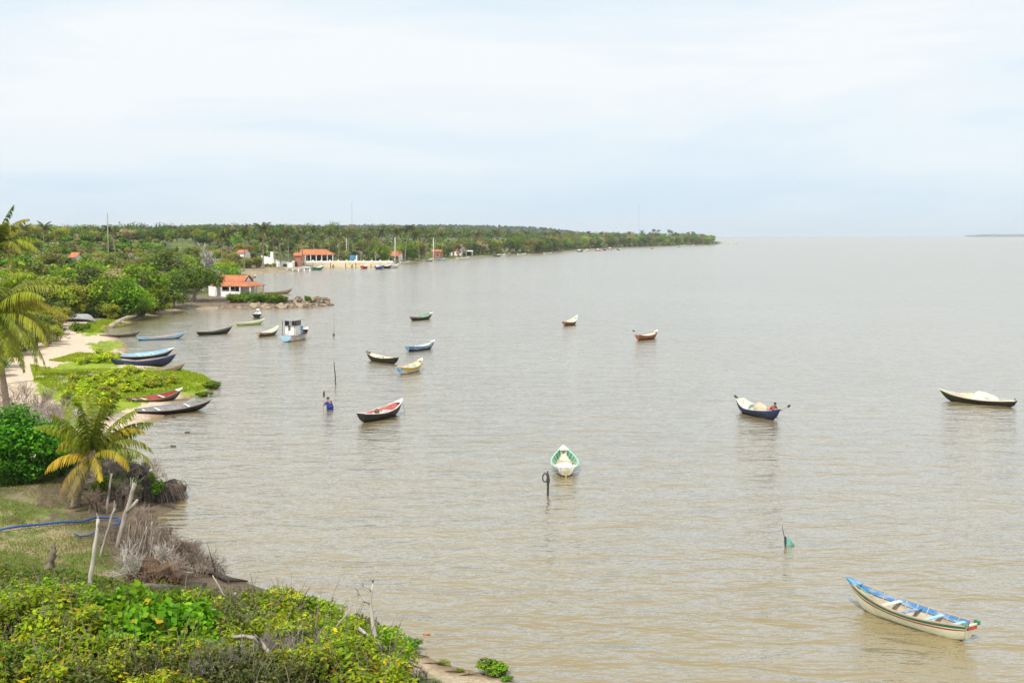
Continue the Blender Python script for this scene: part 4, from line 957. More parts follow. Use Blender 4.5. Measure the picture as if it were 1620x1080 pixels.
fb('pale lime green canoe moored in front of the groyne', 397, 514, 43, 4.6, 'R', 1, 'canoe', 'canoe', B=1.0, free=.34, bow=.34, stern=.06, tr=.3, bands=(('green', .4), ('lime', 1)), inner='lime', gun='cream', group=None, cap='cream')
fb('plain black canoe with upswept bow in the cove', 341, 529, 53, 5.0, 'R', 1, 'canoe', 'canoe', B=1.05, free=.34, bow=.50, stern=.10, tr=.25, bands=(('black', 1),), inner='darkgrey', gun='darkgrey', group=None)
# 16 boat seen from astern by the groyne
c0 = P(407, 503, 0); d0 = Vector((c0.x, c0.y, 0)).normalized()
boat('fishing_boat', 'black boat seen from astern with white bow, just before the groyne rocks', 'boat', c0+d0*2, (d0+Vector((.06, 0, 0))).normalized(), 4.8, 1.4, .5, .62, .12, .1, .7, (('black', 1),), 'white', 'darkgrey', [(.5, 'white')], 5, 'white', None, 'black', group=None)
fb('faded blue canoe floating at the cove edge', 257, 537, 73, 5.7, 'R', 1, 'canoe', 'canoe', B=1.05, free=.30, bow=.42, stern=.16, tr=.2, bands=(('navy', .45), ('sky', 1)), inner='pink', gun='sky', group=None)
fb('old brown canoe touching the log at the cove edge', 192, 533, 60, 5.0, 'R', 1, 'canoe', 'canoe', B=1.0, free=.34, bow=.24, stern=.06, tr=.4, bands=(('darkgrey', .7), ('bare', 1)), inner='bare', gun='bare', thw=[(.6, 'grey')], group=None)
# beached boats
def beach(label, px, py, span, Lb, side, away, zup, **kw): return fb(label, px, py, span, Lb, side, away, z=zup, group=None, **kw)
beach('black boat with light blue inside beached beside the navy one', 233, 569, 83, 5.6, 'R', 1, .12, B=1.3, free=.40, bow=.46, stern=.10, tr=.4, bands=(('black', .82), ('white', 1)), inner='sky', gun='sky', thw=[(.35, 'white'), (.6, 'white')], cap='white', trans='teal', roll=math.radians(8))
beach('navy blue boat beached on the sand spit, deepest hull of the row', 230, 583, 97, 6.0, 'R', 1, .1, B=1.4, free=.62, bow=.36, stern=.30, tr=.12, bands=(('black', .45), ('navy', .8), ('royal', 1)), inner='tan', gun='royal', thw=[(.4, 'tan')], draft=.1, trans='navy')
beach('slim tan canoe beached among the marsh plants', 256, 595, 75, 4.7, 'R', 1, .22, B=1.05, free=.34, bow=.40, stern=.04, tr=.35, bands=(('darkgrey', .55), ('tan', 1)), inner='bare', gun='tan', thw=[(.4, 'tan')], name='canoe', cat='canoe')
beach('dark red boat with green rim and white seats pulled ashore', 248, 640, 80, 4.4, 'R', 1, .14, B=1.25, free=.36, bow=.46, stern=.12, tr=.5, bands=(('black', .72), ('rust', 1)), inner='red', gun='green', thw=[(.1, 'white'), (.27, 'white'), (.6, 'white')], cap='white', ribs=9, trans='brown', roll=math.radians(6))
beach('weathered grey boat with black hull lying half in the water', 278, 654, 114, 5.5, 'R', 1, .06, B=1.25, free=.36, bow=.30, stern=.06, tr=.35, bands=(('black', .85), ('rust', 1)), inner='grey', gun='grey', thw=[(.08, 'white'), (.26, 'white'), (.66, 'white')], ribs=11, trans='brown', roll=math.radians(9))
# dugout behind the house
fb('long brown dugout with raised bow moored beside the white house', 438, 465, 50, 6.6, 'R', 1, 'canoe', 'canoe', B=1.1, free=.40, bow=.75, stern=.10, tr=.25, bands=(('brown', .6), ('tan', 1)), inner='bare', gun='bare', thw=[(.3, 'tan'), (.6, 'tan')], group=None)
fb('small boat heaped with a pale net behind the white house roof', 401, 439, 8, 4.2, 'R', 1, B=1.4, free=.5, bow=.3, tr=.5, bands=(('brown', 1),), inner='cream', gun='tan', group=None, simple=True)
# overturned boat on the sand
c0 = G(124, 512); r_ = boat('overturned_boat', 'grey boat lying upside down on the sand under the mangroves', 'boat', (c0.x, c0.y, c0.z+.95), (1, .35, 0), 4.4, 1.5, .5, .25, .1, .35, .4, (('grey', .6), ('grey', 1)), 'darkgrey', 'grey', [], 3, trans='grey', roll=math.pi-.35)[0]
# far boats at the quay and along the shore
farb = [(491, 426, 24, 'R', 'sky', 'white', 'pale blue boat moored at the left end of the quay'), (503, 427, 18, 'R', 'green', 'cream', 'green boat beside the pale blue one at the quay'),
 (577, 425, 10, 'R', 'red', 'white', 'small red boat tied to the quay wall'), (601, 426, 13, 'R', 'royal', 'white', 'blue and white boat at the right end of the quay'),
 (611, 424.6, 18, 'R', 'black', 'white', 'dark boat in the white cluster at the right end of the quay'), (623, 423.8, 16, 'R', 'white', 'white', 'outermost white boat at the right end of the quay'), (606, 424.2, 17, 'R', 'white', 'sky', 'white boat with blue inside at the quay end'),
 (641, 417.6, 15, 'R', 'white', 'grey', 'white boat drawn up under the tall white mast'), (679, 413.8, 13, 'R', 'grey', 'white', 'grey boat by the small brick house'), (697, 412.2, 15, 'R', 'sky', 'grey', 'pale blue boat on the shore right of the brick house'),
 (733, 410.6, 21, 'R', 'white', 'white', 'white boat moored below the house with white awning'), (787, 406, 12, 'R', 'darkgrey', 'white', 'dark boat on the eroded shore'), (795, 405, 10, 'R', 'white', 'grey', 'white boat on the eroded shore'),
 (826, 404.3, 14, 'R', 'white', 'cream', 'cream boat below the round trees'), (867, 402.3, 13, 'R', 'white', 'grey', 'white boat drawn up past the round trees'),
 (918, 398.5, 10, 'R', 'darkgrey', 'white', 'leftmost boat of the far moored group'), (930, 397.5, 8, 'R', 'white', 'tan', 'white low boat in the far moored group'), (947, 397, 10, 'R', 'pink', 'white', 'pinkish boat in the far moored group'),
 (957, 396.5, 5, 'R', 'royal', 'white', 'tiny blue boat in the far moored group'), (966, 394.8, 10, 'R', 'tan', 'orange', 'brown boat in the far moored group'), (979, 395.5, 5, 'R', 'darkgrey', 'white', 'dark boat at the right of the far moored group'),
 (1032, 393.6, 5, 'R', 'grey', 'white', 'lone small boat off the far sandy beach'), (1075, 391, 5, 'R', 'grey', 'white', 'small boat on the far sandy beach')]
for i, (px, py, sp, sd_, c1, c2, lb) in enumerate(farb):
    s = (py-HZ)/12; Lb = max(5, min(9, sp/s*1.1))
    b_ = fb(lb, px, py, sp, Lb, sd_, 1 if i % 3 else -1, B=2.2, free=.85, bow=.7, stern=.25, tr=.55, bands=((c1, 1),), inner=c2, gun=c2, trans=c1, simple=True, group='small boats along the far shore', cap=c2)
    if i in (3, 5, 15, 16, 17, 19):      # these carry a small wheelhouse
        mb = MB(); mb.box((-.8, 0, 1.15), (1.5, 1.0, 1.3)); mb.build('wheelhouse', PT['white'], b_[0]); mb = MB(); mb.box((-.8, 0, 1.85), (1.9, 1.3, .08)); mb.build('cabin_roof', PT['white' if i % 2 else 'green'], b_[0])
# 13 motor boat with wheelhouse
c0 = P(470, 538, 0); cc, h, d = heading(470, 538, 34, 6.4, 'R', 1); cc = cc+d*.6
rt, zs, hb, sec_ = boat('cabin_boat', 'white motor boat with open wheelhouse and blue barrel-like box, the only boat with a cabin', 'motor boat', (cc.x, cc.y, 0), h, 6.4, 2.0, .62, .62, .10, .2, .74, (('green', .3), ('white', .8), ('rust', .88), ('white', 1)), 'darkgrey', 'rust', [], 5, 'white', None, 'sky')
mb = MB(); mb.box((-1.0, 0, .66), (2.6, 1.72, .05)); mb.build('deck', PT['grey'], rt)
mb = MB(); mb.box((-1.15, 0, 1.22), (1.5, 1.25, 1.06)); mb.box((-1.15, 0, 2.02), (1.46, .34, .56)); mb.build('wheelhouse', PT['white'], rt)
for y in (-.44, .44):
    mb = MB(); mb.box((-1.15, y, 2.02), (1.42, .50, .54)); mb.build('window', mat('dark_glass', (.012, .014, .018), .15, .1, 3), rt)
mb = MB(); mb.box((-1.2, 0, 2.36), (2.6, 1.6, .06)); mb.build('cabin_roof', PT['grey'], rt)
for y in (-.74, .74):
    mb = MB(); mb.tube([(-2.42, y, .66), (-2.40, y, 2.34)], .035, 6); mb.build('post', PT['darkgrey'], rt)
mb = MB(); mb.box((-.05, -.32, 1.13), (.66, .62, .96)); mb.build('engine_box', PT['blue'], rt)
mb = MB(); mb.box((1.0, 0, .70), (.9, 1.1, .3)); mb.build('hatch', PT['darkgrey'], rt)
mb = MB(); mb.box((-1.95, .12, 1.5), (.08, .22, .5)); mb.build('equipment', PT['darkgrey'], rt)
# ------------------------------------------------------------------ poles and stakes in the water
def pole(label, px, py, topx, topy, r, m, name='pole', **kw):
    a = P(px, py, 0); D = a.y; top = Vector((atD(topx, D), D, CAMZ-(topy-HZ)/F*D)); k = top-a
    root = empty(name, a, 0, 1, label=label, cat='pole')
    mb = MB(); mb.tube([Vector((0, 0, -.6))-k*.02, k*.4+Vector((r*.5, 0, 0)), k*.75, k], [r, r*.95, r*.8, r*.6], 7); mb.build('shaft', m, root, True)
    return root, k
pole('thin dark bamboo pole standing in the water right of the cabin boat', 528, 531, 528, 487, .032, GREYWOOD)
mb = MB(); a = P(528, 531, 0); mb.blob((0, 0, .1), (.14, .14, .2), 3, .1); o = mb.build('float', PT['brown'], None, True, label='small brown float at the foot of the thin bamboo pole', cat='float'); o.location = a
pole('leaning dark pole standing in the water above the wading person', 531, 608, 527, 573, .045, DARKWOOD)
rp, k = pole('short dark mooring post with a hanging ring of rope, left of the end-on green boat', 866, 783, 867, 748, .055, DARKWOOD, 'mooring_post')
mb = MB(); mb.tube([(-.11+.11*math.cos(i*.45), 0, .82+.20*math.sin(i*.45)) for i in range(15)], .03, 6); mb.build('rope_ring', mat('dark_rope', (.04, .04, .04), .9), rp)
mb = MB(); mb.tube([(.02, 0, .45), (.03, 0, .7), (.02, 0, 1.0)], [.05, .09, .05], 7); mb.build('rope_wrapping', mat('dark_rope', (.04, .04, .04), .9), rp)
rp, k = pole('dark stake with a scrap of turquoise net in the water', 1243, 862, 1244, 836, .016, DARKWOOD, 'stake')
mb = MB(); mb.tube([(-.01, 0, 0), (-.01, 0, .34)], [.04, .035], 7); mb.build('wrapping', mat('dark_rope', (.04, .04, .04), .9), rp)
mb = MB(); mb.loft([[(.02, 0, .26), (.12, .02, .30), (.2, .03, .20)], [(.0, .02, .1), (.14, .05, .12), (.28, .06, .06)], [(.1, .05, -.02), (.24, .08, .0), (.40, .05, -.02)]]); mb.build('net_scrap', mat('turq_net', (.15, .5, .42), .9, .3, 20), rp)
mb = MB(); mb.tube([(.01, 0, .62), (.16, .03, .25), (.34, .02, 0)], .008, 4); mb.build('line', mat('rope_fibre', (.4, .36, .28), .9, .2, 30), rp)
# ------------------------------------------------------------------ people
SKIN = mat('skin', (.32, .18, .12), .6, .15, 12, None, .15, .05); HAIR = mat('dark_hair', (.015, .012, .01), .8, .2, 30)
CLOTHB = mat('blue_shirt', (.015, .035, .20), .9, .25, 9, None, .2, .4); CLOTHR = mat('red_shirt', (.45, .03, .02), .9, .25, 9, None, .2, .4); SHORT = mat('dark_shorts', (.03, .032, .05), .9, .25, 9, None, .2, .3)
def skin(name, J, E, m, parent, sub=2):
    """one continuous surface grown round a jointed skeleton: J joint -> (position, radius), E bones"""
    keys = list(J); me_ = bpy.data.meshes.new(name); me_.from_pydata([J[k][0] for k in keys], [(keys.index(a), keys.index(b_)) for a, b_ in E], [])
    o = link(name, me_, parent); md_ = o.modifiers.new('skin', 'SKIN'); md_.use_smooth_shade = True
    sv = me_.skin_vertices[0].data
    for i, k in enumerate(keys):
        r = J[k][1]; sv[i].radius = (r, r) if not isinstance(r, tuple) else r
        sv[i].use_root = (i == 0)
    o.modifiers.new('sub', 'SUBSURF').levels = sub; o.modifiers['sub'].render_levels = sub
    me_.materials.append(m); return o
def person(label, pos, rz, J, grips, shirt, cap=True):
    root = empty('person', pos, rz, 1, label=label, cat='person')
    V_ = {k: Vector(v) for k, v in J.items()}
    rad = dict(pelvis=(.15, .11), waist=(.135, .10), chest=(.16, .11), neck=.055, head=(.078, .092), crown=(.06, .07), shl=.062, ell=.044, wrl=.03, shr=.062, elr=.044, wrr=.03,
               hil=.095, knl=.062, anl=.04, tol=.032, hir=.095, knr=.062, anr=.04, tor=.032)
    S = {k: (V_[k], rad[k]) for k in rad}
    E = [('pelvis', 'waist'), ('waist', 'chest'), ('chest', 'neck'), ('neck', 'head'), ('head', 'crown'), ('chest', 'shl'), ('shl', 'ell'), ('ell', 'wrl'), ('chest', 'shr'), ('shr', 'elr'), ('elr', 'wrr'),
         ('pelvis', 'hil'), ('hil', 'knl'), ('knl', 'anl'), ('anl', 'tol'), ('pelvis', 'hir'), ('hir', 'knr'), ('knr', 'anr'), ('anr', 'tor')]
    for sd_ in 'lr':
        w = V_['wr'+sd_]; g, ax, rr = grips[sd_]; g = Vector(g); ax = Vector(ax).normalized()   # gripped point, shaft direction, shaft radius
        back = (w-g); back = (back-ax*back.dot(ax)).normalized(); side = ax.cross(back)
        palm = g+back*(rr+.022); S['pa'+sd_] = (palm, (.034, .017)); E.append(('wr'+sd_, 'pa'+sd_))
        for i in range(4):                                     # four fingers closing round the shaft
            off = ax*(i-1.5)*.021; ln = (.9, 1, .95, .8)[i]
            for j, an in enumerate((40, 95, 150, 195)):
                a = math.radians(an*ln); q = g+off+(back*math.cos(a)+side*math.sin(a))*(rr+.012); S['f%s%d%d' % (sd_, i, j)] = (q, .0095-.0008*j)
                E.append((('pa'+sd_) if j == 0 else 'f%s%d%d' % (sd_, i, j-1), 'f%s%d%d' % (sd_, i, j)))
        for j, an in enumerate((-35, -80, -120)):               # thumb from the other side of the palm
            a = math.radians(an); q = g+ax*.03+(back*math.cos(a)+side*math.sin(a))*(rr+.014); S['t%s%d' % (sd_, j)] = (q, .011-.001*j)
            E.append((('pa'+sd_) if j == 0 else 't%s%d' % (sd_, j-1), 't%s%d' % (sd_, j)))
    skin('body', S, E, SKIN, root, 1)
    ins = lambda a, b_, t: V_[a].lerp(V_[b_], t)
    sh = {'pelvis': (V_['pelvis'], (.175, .155)), 'waist': (V_['waist'], (.165, .15)), 'chest': (V_['chest'], (.178, .13)), 'collar': (ins('chest', 'neck', .55), .085), 'shl': (V_['shl'], .078), 'sl': (ins('shl', 'ell', .7), .066), 'shr': (V_['shr'], .078), 'sr': (ins('shr', 'elr', .7), .066)}
    sh['hem'] = (V_['pelvis']+(V_['pelvis']-V_['waist']).normalized()*.16, (.175, .155))
    skin('shirt', sh, [('pelvis', 'hem'), ('pelvis', 'waist'), ('waist', 'chest'), ('chest', 'collar'), ('chest', 'shl'), ('shl', 'sl'), ('chest', 'shr'), ('shr', 'sr')], shirt, root, 1)
    so_ = {'pelvis': (V_['pelvis'], (.17, .128)), 'hil': (V_['hil'], .112), 'kl': (ins('hil', 'knl', .85), .088), 'hir': (V_['hir'], .112), 'kr': (ins('hir', 'knr', .85), .088)}
    skin('shorts', so_, [('pelvis', 'hil'), ('hil', 'kl'), ('pelvis', 'hir'), ('hir', 'kr')], SHORT, root, 1)
    # head details: the face looks along the direction from neck to head, turned forward
    hd = V_['head']; upv = (V_['crown']-V_['neck']).normalized(); fw = Vector(J['face']); fw = (fw-upv*fw.dot(upv)).normalized(); sdv = upv.cross(fw)
    hb_ = MB()
    nv, nu = 7, 14; vs = []; fs = []
    for j in range(nv+1):
        th = math.radians(96)*j/nv
        for i in range(nu):
            ph = 2*math.pi*i/nu; low = 1 if math.cos(ph) < .3 else .72
            t = th*low
            vs.append(hd+upv*(.035+.098*math.cos(t))+(fw*math.cos(ph)*.105+sdv*math.sin(ph)*.09)*math.sin(t))
    for j in range(nv):
        for i in range(nu): fs.append((j*nu+i, (j+1)*nu+i, (j+1)*nu+(i+1) % nu, j*nu+(i+1) % nu))
    hb_.add(vs, fs); hb_.build('hair', HAIR, root, True)
    nb = MB(); nb.tube([hd+fw*.085+upv*.02, hd+fw*.112-upv*.012, hd+fw*.09-upv*.022], [.009, .015, .01], 6); nb.build('nose', SKIN, root, True)
    for s_ in (-1, 1):
        eb = MB(); eb.blob(hd+fw*.082+upv*.018+sdv*.033*s_, (.013, .013, .011), 1, 0, 1, 8, 6); eb.build('eye', HAIR, root, True)
        eb = MB(); eb.blob(hd+sdv*.086*s_, (.02, .012, .03), 1, .1, 1, 8, 6); eb.build('ear', SKIN, root, True)
    mbb = MB(); mbb.tube([hd+fw*.082-upv*.045-sdv*.024, hd+fw*.09-upv*.047, hd+fw*.082-upv*.045+sdv*.024], .006, 5); mbb.build('mouth', mat('lips', (.18, .06, .05), .6), root)
    return root
# wading person holding an upright paddle, facing left
pw = P(522.5, 648, 0); rz = math.radians(150)
J = dict(pelvis=(0, 0, .93), waist=(.02, 0, 1.08), chest=(.08, 0, 1.30), neck=(.12, 0, 1.47), head=(.16, 0, 1.585), crown=(.165, 0, 1.66), face=(1, .1, -.25),
  shl=(.10, .19, 1.40), ell=(.30, .26, 1.26), wrl=(.40, .09, 1.42), shr=(.10, -.19, 1.40), elr=(.27, -.24, 1.18), wrr=(.40, -.04, 1.20),
  hil=(0, .10, .86), knl=(.05, .12, .47), anl=(0, .13, .08), tol=(.16, .15, .03), hir=(0, -.10, .86), knr=(.12, -.12, .48), anr=(.06, -.13, .08), tor=(.22, -.15, .03))
ax = Vector((-.06, 0, 1)); g1 = Vector((.455, .06, 1.45)); g2 = g1-ax*.25
PW = person('person in a blue shirt standing waist deep in the water, holding an upright paddle', (pw.x, pw.y, -1.04), rz, J, {'l': (g1, ax, .018), 'r': (g2, ax, .018)}, CLOTHB)
def paddle(label, M, a, b_, blade_end=1):
    root = empty('paddle', M @ a, 0, 1, label=label, cat='paddle'); R3 = M.to_3x3(); d = R3 @ (b_-a)
    mb = MB(); mb.tube([(0, 0, 0), d*.8], .018, 7); mb.build('shaft', GREYWOOD, root, True)
    dn = d.normalized(); s_ = dn.cross(Vector((.3, .5, .2))).normalized(); t_n = dn.cross(s_); mb = MB(); rings = []
    for k in range(8):
        u = k/7; wv = .085*math.sin(math.pi*(.15+.75*u))**.6; p_ = d*(.72+.28*u); th_ = .012
        rings.append([p_+s_*wv+t_n*th_*.3, p_+t_n*th_, p_-s_*wv+t_n*th_*.3, p_-s_*wv-t_n*th_*.3, p_-t_n*th_, p_+s_*wv-t_n*th_*.3])
    mb.loft(rings, True); mb.add(rings[0]+rings[-1], [(0, 1, 2, 3, 4, 5), (11, 10, 9, 8, 7, 6)]); mb.build('blade', DARKWOOD, root)
PW.scale = (1.12,)*3
M = Matrix.Translation((pw.x, pw.y, -1.04)) @ Matrix.Rotation(rz, 4, 'Z') @ Matrix.Scale(1.12, 4)
paddle('dark bladed paddle held upright by the wading person', M, g1-ax*.85, g1+ax*.62)
# crouching person in red at the bow of the dark blue boat
Mb = Matrix.Translation(btP[0].location) @ btP[0].rotation_euler.to_matrix().to_4x4()
pb = Mb @ Vector((1.35, .05, 0)); rz = btP[0].rotation_euler.z+math.radians(25)
J = dict(pelvis=(-.05, 0, .42), waist=(.02, 0, .56), chest=(.14, 0, .76), neck=(.22, 0, .90), head=(.27, 0, 1.005), crown=(.29, 0, 1.075), face=(1, 0, -.4),
  shl=(.15, .19, .86), ell=(.32, .27, .66), wrl=(.50, .14, .62), shr=(.15, -.19, .86), elr=(.34, -.26, .68), wrr=(.58, -.10, .66),
  hil=(0, .10, .38), knl=(.36, .17, .50), anl=(.24, .16, .13), tol=(.40, .18, .10), hir=(0, -.10, .38), knr=(.37, -.17, .48), anr=(.26, -.16, .13), tor=(.42, -.18, .10))
ax = Vector((1, -.25, .24)).normalized(); g1 = Vector((.60, .13, .60)); g2 = g1+ax*.16-Vector((0, .0, 0))
Mp = Matrix.Translation(pb) @ Matrix.Rotation(rz, 4, 'Z')
J['wrl'] = tuple(g1+Vector((-.05, .05, .03))); J['wrr'] = tuple(g2+Vector((-.06, -.06, .03)))
person('person in a red shirt crouching at the bow of the dark blue boat', pb, rz, J, {'l': (g1, ax, .018), 'r': (g2, ax, .018)}, CLOTHR)
def pxw(px, py, D): return Vector((atD(px, D), D, CAMZ-(py-HZ)/F*D))
Db = pb.y
tip = pxw(1254, 642, Db-.1); gw = Mp @ g1
paddle('grey bladed paddle pointing out to the right from the dark blue boat', Matrix.Identity(4), gw-(tip-gw).normalized()*.05, tip)
a = Mb @ Vector((-1.9, .1, .45)); tp = pxw(1164, 626, a.y+.3)
paddle('dark bladed paddle sticking up at the stern of the dark blue boat', Matrix.Identity(4), a, tp)
a = P(1008, 531, .5); tp = pxw(1001, 522, a.y+.2)
paddle('dark paddle blade sticking up beside the rusty orange boat', Matrix.Identity(4), a+Vector((.5, .2, .0)), tp)
mooring(638, 638, .8, 640, 648, 'mooring rope hanging from the bow of the red and black boat')
mooring(668, 572, .8, 669, 585, 'mooring rope hanging from the bow of the orange rimmed boat')
mooring(336, 634, .5, 343, 641, 'mooring rope from the bow of the weathered grey boat')
# ------------------------------------------------------------------ plants of the groyne, marsh and beach
SHR = {}
def shrub_proto(kind, pal, w, rx, h, n, ln, wd, nc, seed, up=.45, rnd_=.6, stem=True, m=None):
    rs = np.random.RandomState(seed); c, r = clumps(rx*.8, rx*.8, h*.36, h*.5, nc, rx*.36, rs, -.9)
    V, C = foliage(c, r, n, ln, wd, pal, w, rs, up+.35, rnd_*.85, .8)
    V[..., 2] = np.maximum(V[..., 2], .02)
    mb = MB()
    for i in range(7):
        a = i*.9; e = Vector((math.cos(a)*rx*.6, math.sin(a)*rx*.6, h*rs.uniform(.5, .85))); mb.tube([(0, 0, -.2), e*.45+Vector((0, 0, .1)), e], [.035*h+.01, .025*h, .01], 4)
    for i in range(6):
        a = i*1.05+.3; e = Vector((math.cos(a)*rx*rs.uniform(.3, .95), math.sin(a)*rx*rs.uniform(.3, .95), h*rs.uniform(.85, 1.22))); mb.tube([e*.5, e*.8+Vector((0, 0, .03)), e], [.008, .007, .003], 3)
    SHR.setdefault(kind, []).append((quads('foliage', V, C, m or FGLEAF), mb.mesh('stems', BARK)))
def shrub(kind, x, y, s, label, name, group=None, z=None, cat='shrub', sz=1.0):
    f, st_ = SHR[kind][rnd.randrange(len(SHR[kind]))]
    r = empty(name, (x, y, gz(x, y)-.05 if z is None else z), rnd.uniform(0, 6.28), (s*rnd.uniform(.9, 1.15), s, s*sz), label=label, cat=cat, group=group)
    link('foliage', f, r); link('stems', st_, r); return r
for k in range(3):
    shrub_proto('bank', [(.06, .16, .010), (.10, .22, .013), (.15, .26, .02), (.17, .20, .03)], [4, 4, 2, 1], 1.1, 1.6, 1100, .26, .15, 14, 100+k)
    shrub_proto('marsh', [(.34, .48, .015), (.40, .52, .02), (.24, .37, .014), (.45, .48, .03)], [4, 3, 2, 1], .85, 1.15, 520, .24, .13, 12, 110+k, 1.1, .5)
for i in range(26):
    px = 366+i*3.4+rnd.uniform(-2, 2); D = rnd.uniform(211.5, 217.5); x = atD(px, D)
    shrub('bank', x, D, rnd.uniform(.75, 1.2)*(1 if px < 446 else .7), 'green bush growing on the groyne before the white house', 'bush', 'bushes on the groyne', z=.7)
shrub('bank', atD(487, 213), 213, .75, 'lone low bush near the tip of the groyne', 'bush', None, z=.9)
MP = [(px, py) for px, py in [(128, 618), (140, 612), (152, 616), (150, 604), (165, 607), (165, 620), (178, 612), (176, 600), (190, 606), (192, 620), (200, 599), (205, 612), (215, 606), (214, 620), (226, 612), (228, 600), (238, 606), (242, 613), (252, 606), (256, 612), (268, 607), 
      (120, 606), (112, 616), (140, 626), (158, 630), (178, 630), (132, 634), (148, 640), (168, 642), (120, 640), (108, 630), (205, 590), (190, 592), (218, 592)]]
for i, (px, py) in enumerate(MP):
    g_ = G(px, py); shrub('marsh', g_.x, g_.y, rnd.uniform(.7, 1.05), 'lime green marsh plant in the stand between the beached boats', 'marsh_plant', 'marsh plants between the beached boats', cat='plant', sz=.72)
for i, (px, py) in enumerate([(128, 577), (138, 575), (148, 570), (156, 566), (165, 566), (174, 568), (182, 568), (150, 574), (163, 573), (176, 574)]):
    g_ = G(px, py); shrub('marsh', g_.x, g_.y, rnd.uniform(.6, .9), 'lime green marsh plant beside the pale blue beached boat', 'marsh_plant', 'marsh plants beside the pale blue beached boat', cat='plant')
for i, (px, py) in enumerate([(117, 524), (126, 525), (134, 523)]):
    g_ = G(px, py); shrub('bank', g_.x, g_.y, .8, 'small green bush in front of the upturned grey boat', 'bush', 'small bushes before the upturned boat')
for i, (px, py, s_) in enumerate([(334, 614, .75), (325, 626, .55), (318, 627, .5), (338, 609, .6)]):
    a = P(px, py); shrub('bank', a.x, a.y, s_, 'dark green floating plant clump off the tip of the grass lobe', 'water_plant', 'floating plants off the grass lobe', z=-.05, cat='plant', sz=.5)
# scrub left of the sandy path
for i in range(46):
    px = rnd.uniform(-90, 92); py = rnd.uniform(470, 600) if px < 30 else rnd.uniform(472, 548-max(0, px-40)*.45)
    g_ = G(px, py); kd = rnd.choices(['yellow', 'olive', 'grey', 'dark'], [4, 3, 3, 2])[0]
    tree(kd, g_.x, g_.y, rnd.uniform(1.8, 3.2), 1.3, {'yellow': 'yellowish green bush of the scrub left of the sandy path', 'olive': 'olive bush of the scrub left of the sandy path', 'grey': 'grey dry bush of the scrub left of the sandy path', 'dark': 'dark green bush of the scrub left of the sandy path'}[kd], 'scrub left of the sandy path', 'shrub', 'scrub_bush')
# grass blades
def grass(label, poly, n, h, w_, pal, wts, seed, zmin=.03, nm='grass'):
    rs = np.random.RandomState(seed); xs = [p[0] for p in poly]; ys = [p[1] for p in poly]; W_ = np.array([tuple(P(*p)[:2]) for p in poly])
    X = rs.uniform(W_[:, 0].min(), W_[:, 0].max(), n*4); Y = rs.uniform(W_[:, 1].min(), W_[:, 1].max(), n*4)
    k = inpoly(X, Y, [tuple(q) for q in W_]); X, Y = X[k], Y[k]; d = sdist(X, Y); k = (d > .25) & (fbm(X*.8, Y*.8, seed+3) > rs.uniform(.25, .55, len(X))); X, Y = X[k][:n], Y[k][:n]
    Z = tz(X, Y); n = len(X); p = np.stack([X, Y, Z-.02], -1); a = rs.uniform(0, 6.28, n); s_ = np.stack([np.cos(a), np.sin(a), a*0], -1)*w_
    up = nrm(np.stack([rs.normal(size=n)*.45, rs.normal(size=n)*.45, np.ones(n)], -1))*h*rs.uniform(.5, 1.4, (n, 1))
    V = np.stack([p-s_, p+s_, p+up+s_*.2, p+up-s_*.2], 1); C = pick(pal, wts, n, rs, .25)
    link(nm, quads(nm, V, C, FGLEAF), kind='stuff', label=label, cat='grass')
LG = [(.20, .30, .020), (.26, .33, .025), (.14, .23, .02), (.27, .27, .05)]
grass('bright lime green grass carpeting the lobe by the beached boats', [(48, 594), (110, 601), (160, 596), (225, 590), (300, 585), (346, 602), (335, 618), (285, 624), (215, 645), (110, 648), (55, 622)], 30000, .16, .05, LG, [4, 3, 3, 1], 5)
grass('bright grass strip behind the navy beached boat', [(78, 584), (120, 568), (192, 566), (192, 583), (120, 588)], 9000, .16, .05, LG, [4, 3, 3, 1], 6)
grass('bright grass tuft beside the log', [(120, 534), (140, 514), (204, 506), (206, 518), (170, 526)], 9000, .2, .07, LG, [4, 3, 3, 1], 7)
grass('patchy short grass on the near bank', [(-40, 760), (60, 758), (125, 790), (150, 830), (175, 880), (200, 930), (150, 955), (-60, 960)], 26000, .09, .012, [(.11, .17, .02), (.17, .20, .03), (.36, .31, .16), (.10, .18, .02)], [4, 4, 2, 4], 8, nm='dry_grass')
# ------------------------------------------------------------------ log, palms, dead brush on the left
def logthing(label, pts, rads, m, name='driftwood_log', n=9, side=()):
    o = pts[0]; r = empty(name, o, 0, 1, label=label, cat='driftwood'); mb = MB(); mb.tube([p-o for p in pts], rads, n); mb.build('stem', m, r, True)
    for sp_, sr in side:
        mb = MB(); mb.tube([p-o for p in sp_], sr, 6); mb.build('branch', m, r, True)
    return r
a, b_ = G(175, 520), P(216, 505, .5)
logthing('large bleached fallen log lying at the grass edge in the cove', [a+Vector((0, 0, .3)), a.lerp(b_, .3)+Vector((0, 0, .55)), a.lerp(b_, .65)+Vector((0, 0, .7)), b_+Vector((0, 0, .5))], [.34, .32, .24, .08], mat('log_wood', (.42, .33, .22), .9, .35, 3, (.22, .17, .12), .4, .5), side=[((a.lerp(b_, .35)+Vector((0, -.2, .5)), a.lerp(b_, .5)+Vector((.6, -1.2, .2)), a.lerp(b_, .6)+Vector((1.4, -1.6, .05))), [.25, .18, .06])])
